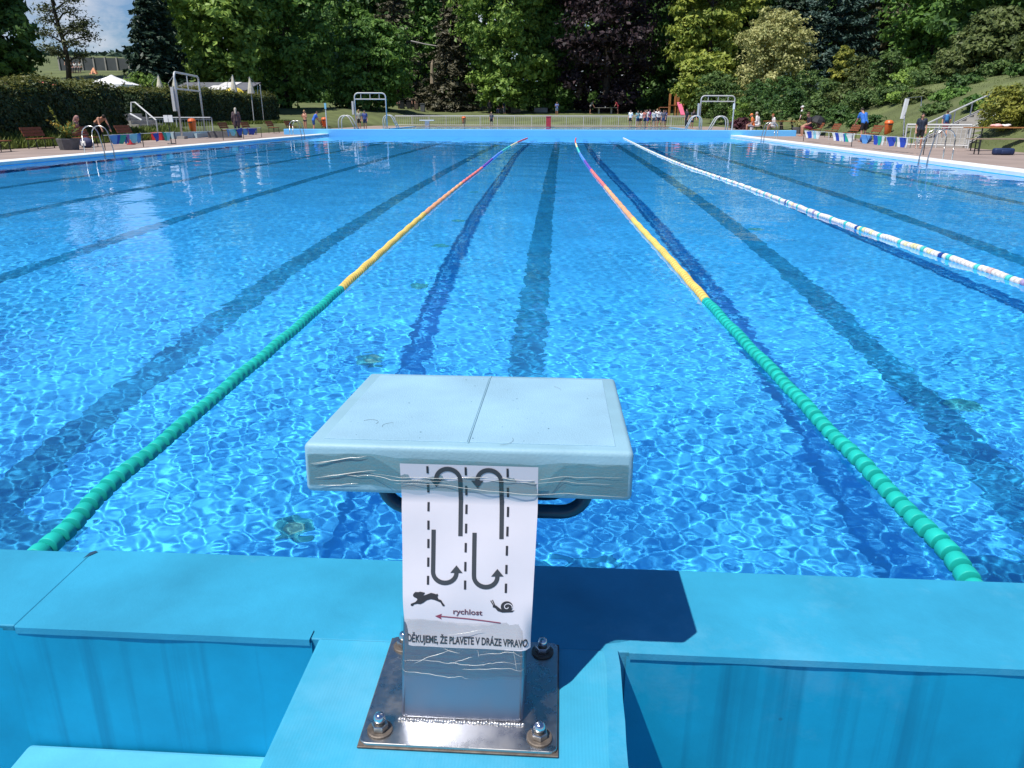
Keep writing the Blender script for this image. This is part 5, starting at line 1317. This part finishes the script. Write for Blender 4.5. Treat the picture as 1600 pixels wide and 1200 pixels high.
def make_wheelie():
    t = thing('wheelie_bin', 'b', 'bin', group='wheeled refuse bins on the far lawn')
    MB().add([(-.25, -.3, .05), (.25, -.3, .05), (.25, .3, .05), (-.25, .3, .05), (-.3, -.36, 1.0), (.3, -.36, 1.0), (.3, .36, 1.0), (-.3, .36, 1.0)], [(3, 2, 1, 0), (4, 5, 6, 7), (0, 1, 5, 4), (1, 2, 6, 5), (2, 3, 7, 6), (3, 0, 4, 7)]).build('body', M['iron'], t)
    MB().box((-.32, -.4, 1.0), (.32, .38, 1.08)).build('lid', M['iron'], t)
    for x in (-.2, .2): MB().lathe([(.1, -.03), (.1, .03)], c=(x, .3, .1), n=10, axis='y').build('wheel', M['black'], t)
    return t
wb0 = make_wheelie()
for px, m_, lab in ((629, 'iron', 'dark wheeled bin, leftmost of the row on the far lawn'), (640, 'black', 'black wheeled bin with a person beside it'), (651, 'bark_red', 'brown bin third in the row on the far lawn'), (661, 'roof', 'grey bin at the right end of the row')):
    o = place(wb0, ubin, lawn(px, 103), 0, lab, 1.0)
    for c in o.children:
        if c.name.startswith(('body', 'lid')): c.material_slots[0].link = 'OBJECT'; c.material_slots[0].material = M[m_]
t = thing('slide', 'white sloping children slide left of the wheeled bins', 'slide', lawn(600, 100)); k_ = 100 / 1200
v = [(-15 * k_, -.3, 1.05), (15 * k_, -.3, .35), (15 * k_, .3, .35), (-15 * k_, .3, 1.05)]; MB().add(v + [(x, y, z - .12) for x, y, z in v], [(0, 1, 2, 3), (7, 6, 5, 4), (0, 4, 5, 1), (1, 5, 6, 2), (2, 6, 7, 3), (3, 7, 4, 0)]).build('chute', M['white'], t)
for x, h in ((-14 * k_, 1.0), (14 * k_, .3)): MB().tube([(x, 0, 0), (x, 0, h)], .05, 6).build('leg', M['rail'], t)
for px, D, w_, h, lab in ((795, 104, 1.6, .55, 'pale low concrete wall left of the thick tree trunk'), (845, 104, .9, .5, 'pale low concrete wall right of the thick tree trunk'), (725, 112, 4.2, .7, 'long pale sunlit wall at the foot of the conifers')):
    t = thing('low_wall', lab, 'wall', lawn(px, D)); MB().box((-w_ * 1.0, -.15, -.1), (w_ * 1.0, .15, h)).build('wall', M['concrete'], t); MB().box((-w_ * 1.02, -.19, h), (w_ * 1.02, .19, h + .08)).build('capping', M['concrete'], t)
t = thing('shed_panel', 'pale upright panel of a changing screen under the trees', 'screen', lawn(853, 106)); MB().box((-.45, -.05, 0), (.45, .05, 2.0)).build('panel', M['concrete'], t); MB().box((1.2, -.05, 0), (1.6, .05, 1.7)).build('panel', M['concrete'], t); MB().tube([(2.1, 0, 0), (2.1, 0, 1.8)], .08, 6).build('post', M['concrete'], t)
t = thing('crate', 'upright red crate standing at the second pool fence', 'crate', at(857, 198)); MB().box((-.22, -.2, 0), (.22, .2, .85)).build('box', M['red'], t); MB().box((-.24, -.22, .85), (.24, .22, .92)).build('lid', M['red'], t)
# low bench beyond the far wall
t = thing('diving_block', 'small white starting step at the left end of the second pool', 'starting block', Vector((XL + .4, P2B + .6, .04))); MB().box((-.2, -.2, 0), (.2, .2, .5)).build('base', M['white'], t); MB().box((-.7, -.35, .5), (.7, .35, .58)).build('top', M['white'], t)

# ------------------------------------------------------------------ people
def remesh(mb, vox):
    me = mb.mesh('tmp'); o = bpy.data.objects.new('tmp', me); COL.objects.link(o)
    md = o.modifiers.new('r', 'REMESH'); md.mode = 'VOXEL'; md.voxel_size = vox; md.use_smooth_shade = True
    sm = o.modifiers.new('s', 'SMOOTH'); sm.iterations = 2; sm.factor = .4
    res = bpy.data.meshes.new_from_object(o.evaluated_get(bpy.context.evaluated_depsgraph_get()))
    bpy.data.objects.remove(o); res.shade_smooth(); return res
def caps(b, *chain):
    for (p, r), (q, s) in zip(chain, chain[1:]):
        b.tube([p, q], [r, s], 8); b.ball(p, r, 8, 6); b.ball(q, s, 8, 6)
def skeleton(pose):
    J = dict(pel=(0, 0, .93), wst=(0, 0, 1.08), chs=(0, 0, 1.30), nck=(0, -.005, 1.46), hed=(0, .02, 1.60))
    for s, k in ((-1, 'l'), (1, 'r')):
        J.update({'sh' + k: (s * .17, 0, 1.40), 'el' + k: (s * .235, -.03, 1.12), 'wr' + k: (s * .235, .06, .88), 'ha' + k: (s * .23, .10, .80), 'hi' + k: (s * .09, 0, .90), 'kn' + k: (s * .10, .02, .50), 'an' + k: (s * .10, -.03, .08), 'to' + k: (s * .12, .14, .035)})
    J = {k: Vector(v) for k, v in J.items()}
    up = [k for k in J if k[:2] in ('ws', 'ch', 'nc', 'he', 'sh', 'el', 'wr', 'ha')]
    if pose == 'arms':                                 # forearms raised in front, as when drying or holding something
        for s, k in ((-1, 'l'), (1, 'r')): J['el' + k] = Vector((s * .24, .02, 1.16)); J['wr' + k] = Vector((s * .12, .24, 1.25)); J['ha' + k] = Vector((s * .06, .28, 1.30))
    if pose == 'walk':
        J['knl'] = Vector((-.10, .16, .53)); J['anl'] = Vector((-.10, .14, .12)); J['tol'] = Vector((-.12, .30, .06)); J['anr'] = Vector((.10, -.22, .11)); J['tor'] = Vector((.12, -.06, .035)); J['wrl'] = Vector((-.23, -.12, .92)); J['hal'] = Vector((-.23, -.15, .85)); J['wrr'] = Vector((.23, .20, .95)); J['har'] = Vector((.23, .26, .90))
    if pose in ('bend', 'lean'):
        rot = Matrix.Rotation(-1.15 if pose == 'bend' else -.5, 4, 'X'); c = J['pel']
        for k in up: J[k] = rot @ (J[k] - c) + c
        for s, k in ((-1, 'l'), (1, 'r')):
            e = J['sh' + k] + Vector((s * .04, .10, -.26)); J['el' + k] = e; J['wr' + k] = e + Vector((0, .14, -.20)); J['ha' + k] = e + Vector((0, .18, -.28))
    if pose == 'sit':
        d = Vector((0, 0, -.44))
        for k in list(J):
            if k[:2] not in ('kn', 'an', 'to'): J[k] = J[k] + d
        for s, k in ((-1, 'l'), (1, 'r')):
            J['kn' + k] = Vector((s * .12, .42, .50)); J['an' + k] = Vector((s * .12, .40, .08)); J['to' + k] = Vector((s * .13, .56, .035)); J['wr' + k] = Vector((s * .16, .28, .60)); J['ha' + k] = Vector((s * .13, .36, .57)); J['el' + k] = Vector((s * .22, .06, .70))
        rot = Matrix.Rotation(-.22, 4, 'X'); c = J['pel']
        for k in ('wst', 'chs', 'nck', 'hed', 'shl', 'shr'): J[k] = rot @ (J[k] - c) + c
    return J
def body_parts(pose):
    J = skeleton(pose); out = {}
    X = Vector((1, 0, 0)); upv = (J['hed'] - J['nck']).normalized(); fwd = X.cross(upv) * -1
    fwd = upv.cross(X) * -1 if fwd.length < .1 else fwd
    fw_ = Vector((0, upv.z, -upv.y)) if True else fwd
    def torso(b, g):
        for s in (-1, 1): caps(b, (J['pel'] + X * s * .07, .105 + g), (J['wst'] + X * s * .055, .095 + g), (J['chs'] + X * s * .075, .105 + g), (J['shl' if s < 0 else 'shr'] * .8 + J['nck'] * .2, .06 + g))
    b = MB(); torso(b, 0); caps(b, (J['nck'] - upv * .06, .058), (J['hed'] - upv * .05, .05))
    b.ball(J['hed'] + upv * .01, (.073, .092, .108), 12, 9); b.ball(J['hed'] + fw_ * .095 - upv * .01, (.015, .02, .022), 6, 4); b.ball(J['hed'] + fw_ * .07 - upv * .06, (.04, .035, .035), 8, 5)
    for s in (-1, 1): b.ball(J['hed'] + X * s * .075, (.014, .022, .032), 6, 4)
    for k in 'lr':
        s = -1 if k == 'l' else 1
        caps(b, (J['sh' + k], .058), (J['el' + k], .042), (J['wr' + k], .030)); hd = (J['ha' + k] - J['wr' + k]).normalized()
        caps(b, (J['wr' + k], .028), (J['ha' + k], .034))
        for i in range(4): o_ = X * ((i - 1.5) * .018); caps(b, (J['ha' + k] + o_, .013), (J['ha' + k] + o_ * 1.3 + hd * (.075 + .012 * (i in (1, 2))), .009))
        caps(b, (J['wr' + k] + hd * .03 - X * s * .02, .014), (J['ha' + k] - X * s * .055 + hd * .02, .010))
        caps(b, (J['hi' + k], .088), (J['kn' + k], .055), (J['kn' + k] * .55 + J['an' + k] * .45, .052), (J['an' + k], .036)); caps(b, (J['an' + k] - Vector((0, 0, .035)), .035), (J['to' + k], .030))
    out['body'] = remesh(b, .014)
    b = MB(); torso(b, .016)
    for k in 'lr': caps(b, (J['sh' + k], .074), (J['sh' + k] * .35 + J['el' + k] * .65, .064))
    out['shirt'] = remesh(b, .02)
    b = MB(); torso(b, .024)
    for k in 'lr': caps(b, (J['sh' + k], .08), (J['el' + k], .062), (J['wr' + k], .048)); caps(b, (J['hi' + k], .115), (J['hi' + k] * .45 + J['kn' + k] * .55, .115))
    out['coat'] = remesh(b, .02)
    b = MB()
    for k in 'lr': caps(b, (J['pel'] * .55 + J['hi' + k] * .45, .125), (J['hi' + k], .105), (J['hi' + k] * .3 + J['kn' + k] * .7, .085))
    out['shorts'] = remesh(b, .02)
    b = MB()
    for k in 'lr': caps(b, (J['pel'] * .55 + J['hi' + k] * .45, .122), (J['hi' + k], .104), (J['kn' + k], .075), (J['an' + k], .062))
    out['trousers'] = remesh(b, .02)
    b = MB()
    for k in 'lr': caps(b, (J['pel'] * .5 + J['hi' + k] * .5, .118), (J['hi' + k], .100))
    out['trunks'] = remesh(b, .02)
    b = MB(); b.ball(J['hed'] + upv * .035 - fw_ * .016, (.083, .098, .098), 12, 8); out['hair'] = remesh(b, .016)
    b = MB(); b.ball(J['hed'] + upv * .035 - fw_ * .016, (.085, .10, .10), 12, 8); caps(b, (J['hed'] - fw_ * .06, .075), (J['nck'] - fw_ * .075 - upv * .08, .07)); out['long_hair'] = remesh(b, .016)
    b = MB(); b.ball(J['hed'] + upv * .05 - fw_ * .01, (.088, .104, .085), 12, 8); b.ball(J['hed'] + upv * .045 + fw_ * .10, (.07, .07, .014), 10, 5); out['cap'] = remesh(b, .014)
    b = MB(); caps(b, (J['chs'] - fw_ * .15 + upv * .06, .11), (J['wst'] - fw_ * .16 + upv * .03, .12)); out['backpack'] = remesh(b, .02)
    return out
BODY = {p: body_parts(p) for p in ('stand', 'arms', 'walk', 'bend', 'lean', 'sit')}
SKIN = mat('skin', (.52, .27, .18), .55, vary=.05)
CC = {}
def cloth(c):
    if c not in CC: CC[c] = mat('cloth', c, .75, vary=.08)
    return CC[c]
HAIR = {'dark': (.018, .013, .010), 'brown': (.07, .035, .018), 'blond': (.40, .27, .12), 'grey': (.42, .38, .32), 'red': (.30, .09, .03)}
def person(pos, face, pose, parts, hair, h, label, group=None, rx=None):
    """face: heading in degrees, 0 looks away from the camera (+Y), 180 towards it; parts: {garment: colour}"""
    t = thing('person', label, 'person', pos, R(face), group); s = h / 1.72; t.scale = (s, s, s)
    link('body', BODY[pose]['body'], t, SKIN)
    hk = 'hair'
    if isinstance(hair, tuple): hk, hair = hair
    if hk: link('hair' if hk == 'long_hair' else hk, BODY[pose][hk], t, cloth(HAIR.get(hair, hair) if isinstance(hair, str) else hair))
    for g_, c in parts.items(): link(g_, BODY[pose][g_], t, cloth(c))
    return t
BLK, NAVY, WHT = (.012, .012, .016), (.02, .035, .10), (.80, .80, .80)
person(at(121, 226) , -75, 'sit', {'shirt': (.28, .12, .15), 'trousers': (.20, .03, .045)}, ('long_hair', (.36, .20, .18)), 1.45, 'person in dark red sitting on the bench behind the planter')
person(at(157, 223), -120, 'bend', {'trousers': BLK, 'trunks': BLK}, 'dark', 1.45, 'bare-backed person in dark trousers bending over near the left ladder')
person(at(372, 213.5), 20, 'stand', {'coat': (.085, .055, .062), 'trousers': (.012, .02, .06)}, ('long_hair', 'grey'), 1.42, 'woman with grey-blond hair in a long dark patterned coat seen from behind')
person(at(478, 206), 150, 'arms', {'trunks': (.02, .03, .08)}, ('long_hair', 'blond'), 1.35, 'blond bather in dark trunks standing behind the far left wall end')
person(at(491, 206), -60, 'lean', {'shirt': (.03, .14, .60), 'shorts': (.02, .08, .30)}, 'brown', 1.35, 'person leaning forward in a bright blue top beside the blond bather')
person(at(562, 202.6), 170, 'stand', {'shirt': (.28, .30, .26), 'shorts': BLK}, 'blond', 1.42, 'fair-haired child in a grey top left of the second pool', )
person(at(571, 202.6), 190, 'stand', {'shirt': (.06, .09, .28), 'shorts': NAVY}, 'dark', 1.38, 'child in a dark blue top beside the left goal-shaped frame')
person(at(768, 198), 180, 'stand', {'shirt': (.10, .08, .09), 'shorts': BLK}, 'blond', 1.30, 'small child standing alone at the white fence left of centre')
person(lawn(765, 99), 185, 'stand', {'coat': BLK, 'trousers': BLK}, 'brown', 1.75, 'person in black standing under the trees left of the thick trunk')
person(lawn(780, 101), 160, 'sit', {'shirt': BLK, 'trousers': NAVY}, 'dark', 1.7, 'dark-clothed person sitting low on the lawn left of the thick trunk')
person(lawn(788, 101), 200, 'stand', {'shirt': NAVY, 'trousers': (.25, .26, .30)}, 'dark', 1.6, 'person in navy top and grey trousers beside the thick trunk')
person(lawn(870, 95), 180, 'arms', {'shirt': (.12, .20, .50), 'shorts': (.25, .30, .42)}, 'brown', 1.6, 'person in a blue top behind the fence right of the red crate')
person(lawn(922, 99.5), -90, 'lean', {'shirt': (.32, .31, .30), 'shorts': BLK}, 'dark', 1.75, 'table tennis player in a grey top at the left end of the table')
person(lawn(965, 99.5), 90, 'lean', {'shirt': (.42, .04, .06), 'shorts': (.22, .03, .05)}, 'brown', 1.75, 'table tennis player in red at the right end of the table')
person(lawn(624, 102), 150, 'stand', {'coat': (.08, .06, .07), 'trousers': BLK}, 'brown', 1.65, 'dark-clad person beside the white slide on the far lawn')
person(lawn(646, 102), 200, 'lean', {'shirt': BLK, 'trousers': BLK}, 'dark', 1.6, 'person in black leaning over the row of wheeled bins')
kids = [(984, (.78, .78, .76), BLK, 'dark', 'child in a white top with dark shorts, standing apart at the left of the group', 1.5), (996, (.20, .42, .45), NAVY, 'brown', 'child in a teal top near the left of the group by the second pool', 1.45), (1002, WHT, BLK, 'brown', 'child in a white top left of the child in coral', 1.42),
        (1006, (.75, .25, .18), NAVY, 'dark', 'child in a coral orange top in the group by the second pool', 1.5), (1010, (.82, .82, .84), (.02, .08, .45), 'dark', 'child in a white top and bright blue shorts in the group', 1.55), (1015, (.42, .06, .34), NAVY, 'dark', 'child in a magenta top in the middle of the group', 1.58),
        (1020, (.62, .60, .58), (.10, .09, .10), 'brown', 'child in a light grey top right of the magenta one', 1.5), (1026, WHT, (.06, .07, .10), 'blond', 'tall child in a clean white shirt, right half of the group', 1.6), (1031, (.76, .77, .80), NAVY, 'dark', 'child in a pale top behind the white shirts of the group', 1.55),
        (1035, (.10, .10, .13), (.05, .07, .16), 'brown', 'child in a charcoal top near the right end of the group', 1.5), (1039, (.03, .12, .55), NAVY, 'dark', 'child in a bright blue top at the right end of the group', 1.5)]
for i, (px, c1, c2, hr, lab, h) in enumerate(kids):
    person(at(px, 198.2) + Vector((0, (i % 3) * .55 - .4, 0)), 150 + (i * 47) % 80, ('stand', 'arms', 'walk')[i % 3], {'shirt': c1, 'shorts': c2}, hr, h, lab, 'children waiting in a group at the second pool')
person(at(1072, 201), 120, 'stand', {'shirt': BLK, 'trousers': BLK}, 'dark', 1.55, 'person in black standing left of the right curved rails')
person(at(1080, 201.5), 200, 'lean', {'shirt': (.06, .06, .07), 'shorts': NAVY}, 'brown', 1.55, 'person in dark grey leaning beside the right curved rails')
person(at(1176, 207.5) + Vector((0, 0, -.02)), 70, 'sit', {'shirt': (.85, .22, .06), 'shorts': (.3, .3, .35)}, ('cap', (.85, .25, .08)), 1.65, 'person in an orange top and cap sitting by the far right pool corner')
person(at(1186, 207) + Vector((0, .4, 0)), 60, 'sit', {'coat': (.80, .78, .76), 'trousers': (.7, .7, .72)}, 'grey', 1.75, 'person wrapped in white sitting next to the orange top')
person(at(1209, 207.5), 90, 'sit', {'coat': (.80, .77, .75), 'shorts': (.6, .6, .6)}, 'red', 1.6, 'red-haired person in white sitting at the low bench')
person(at(1250, 208), 60, 'stand', {'shirt': (.82, .80, .80), 'shorts': BLK}, ('cap', WHT), 1.66, 'person in a white shirt, black shorts and white cap walking by the planter')
person(at(1264, 213), 90, 'sit', {'shirt': (.03, .02, .03), 'shorts': (.24, .02, .05)}, 'brown', 1.72, 'person in dark top and burgundy shorts sitting under the black umbrella')
person(at(1347, 222), 15, 'lean', {'shirt': (.03, .16, .55), 'shorts': BLK}, 'dark', 1.5, 'man in a blue shirt and black shorts seen from behind on the right deck')
person(at(1434, 232), 165, 'stand', {'shirt': (.015, .025, .05), 'shorts': BLK}, 'dark', 1.20, 'boy in a dark navy shirt standing behind the right bunting')
person(S0 + sd_ * 1.25 + sn * .45 + Vector((0, 0, .30)), -20, 'walk', {'shirt': (.06, .10, .22), 'shorts': (.52, .07, .13), 'backpack': (.04, .20, .45)}, 'brown', 1.0, 'boy with a blue backpack and red shorts climbing the right stairs')
for px, c, lab in ((119, (.25, .52, .52), 'tiny person in teal standing before the hill fence'), (126, (.10, .09, .09), 'tiny dark figure beside the teal person on the hill'), (131, WHT, 'tiny person in white, left of the orange tent'), (139, (.55, .55, .50), 'tiny person in beige nearest the orange tent')):
    person(ground_under(px, 83), 180, 'stand' if px < 125 else 'sit', {'shirt': c, 'trousers': (.15, .15, .16)}, 'dark', 1.75 if px < 125 else 1.5, lab, 'people sitting on the hill')
for px, lab in ((5, 'brown-haired person just showing over the hedge at the left edge'), (20, 'brown-haired person over the hedge, right of the first head')):
    g = ground_under(px, 34); person(Vector((g.x, g.y, pz(127, 34) - 1.70)), 60, 'stand', {'shirt': (.12, .10, .10), 'trousers': BLK}, 'brown', 1.70, lab)
# black umbrella behind the seated person on the right
t = thing('umbrella', 'black open umbrella beside the person in burgundy shorts', 'umbrella', at(1266, 212) + Vector((.15, .35, 0))); t.rotation_euler = (0, .35, 0)
MB().tube([(0, 0, .25), (0, 0, 1.15)], .015, 5).build('shaft', M['iron'], t); MB().lathe([(.48, .70), (.42, .90), (.25, 1.07), (.02, 1.14), (.02, 1.12), (.25, 1.05), (.42, .88)], n=10).build('canopy', M['black'], t)
# bags by the benches
for px, py, c, lab in ((136, 231, (.04, .05, .12), 'dark bag with a white patch under the bench behind the planter'), (1352, 224, (.03, .10, .32), 'blue bag at the feet of the man in the blue shirt')):
    t = thing('bag', lab, 'bag', at(px, py)); MB().ball((0, 0, .17), (.26, .16, .18), 10, 7).build('bag', cloth(c), t, True); MB().tube([(-.12, 0, .32), (-.08, 0, .43), (.08, 0, .43), (.12, 0, .32)], .015, 5).build('handle', M['black'], t); MB().box((-.09, -.175, .08), (.07, -.15, .24)).build('patch', M['white'] if px < 200 else M['black'], t)
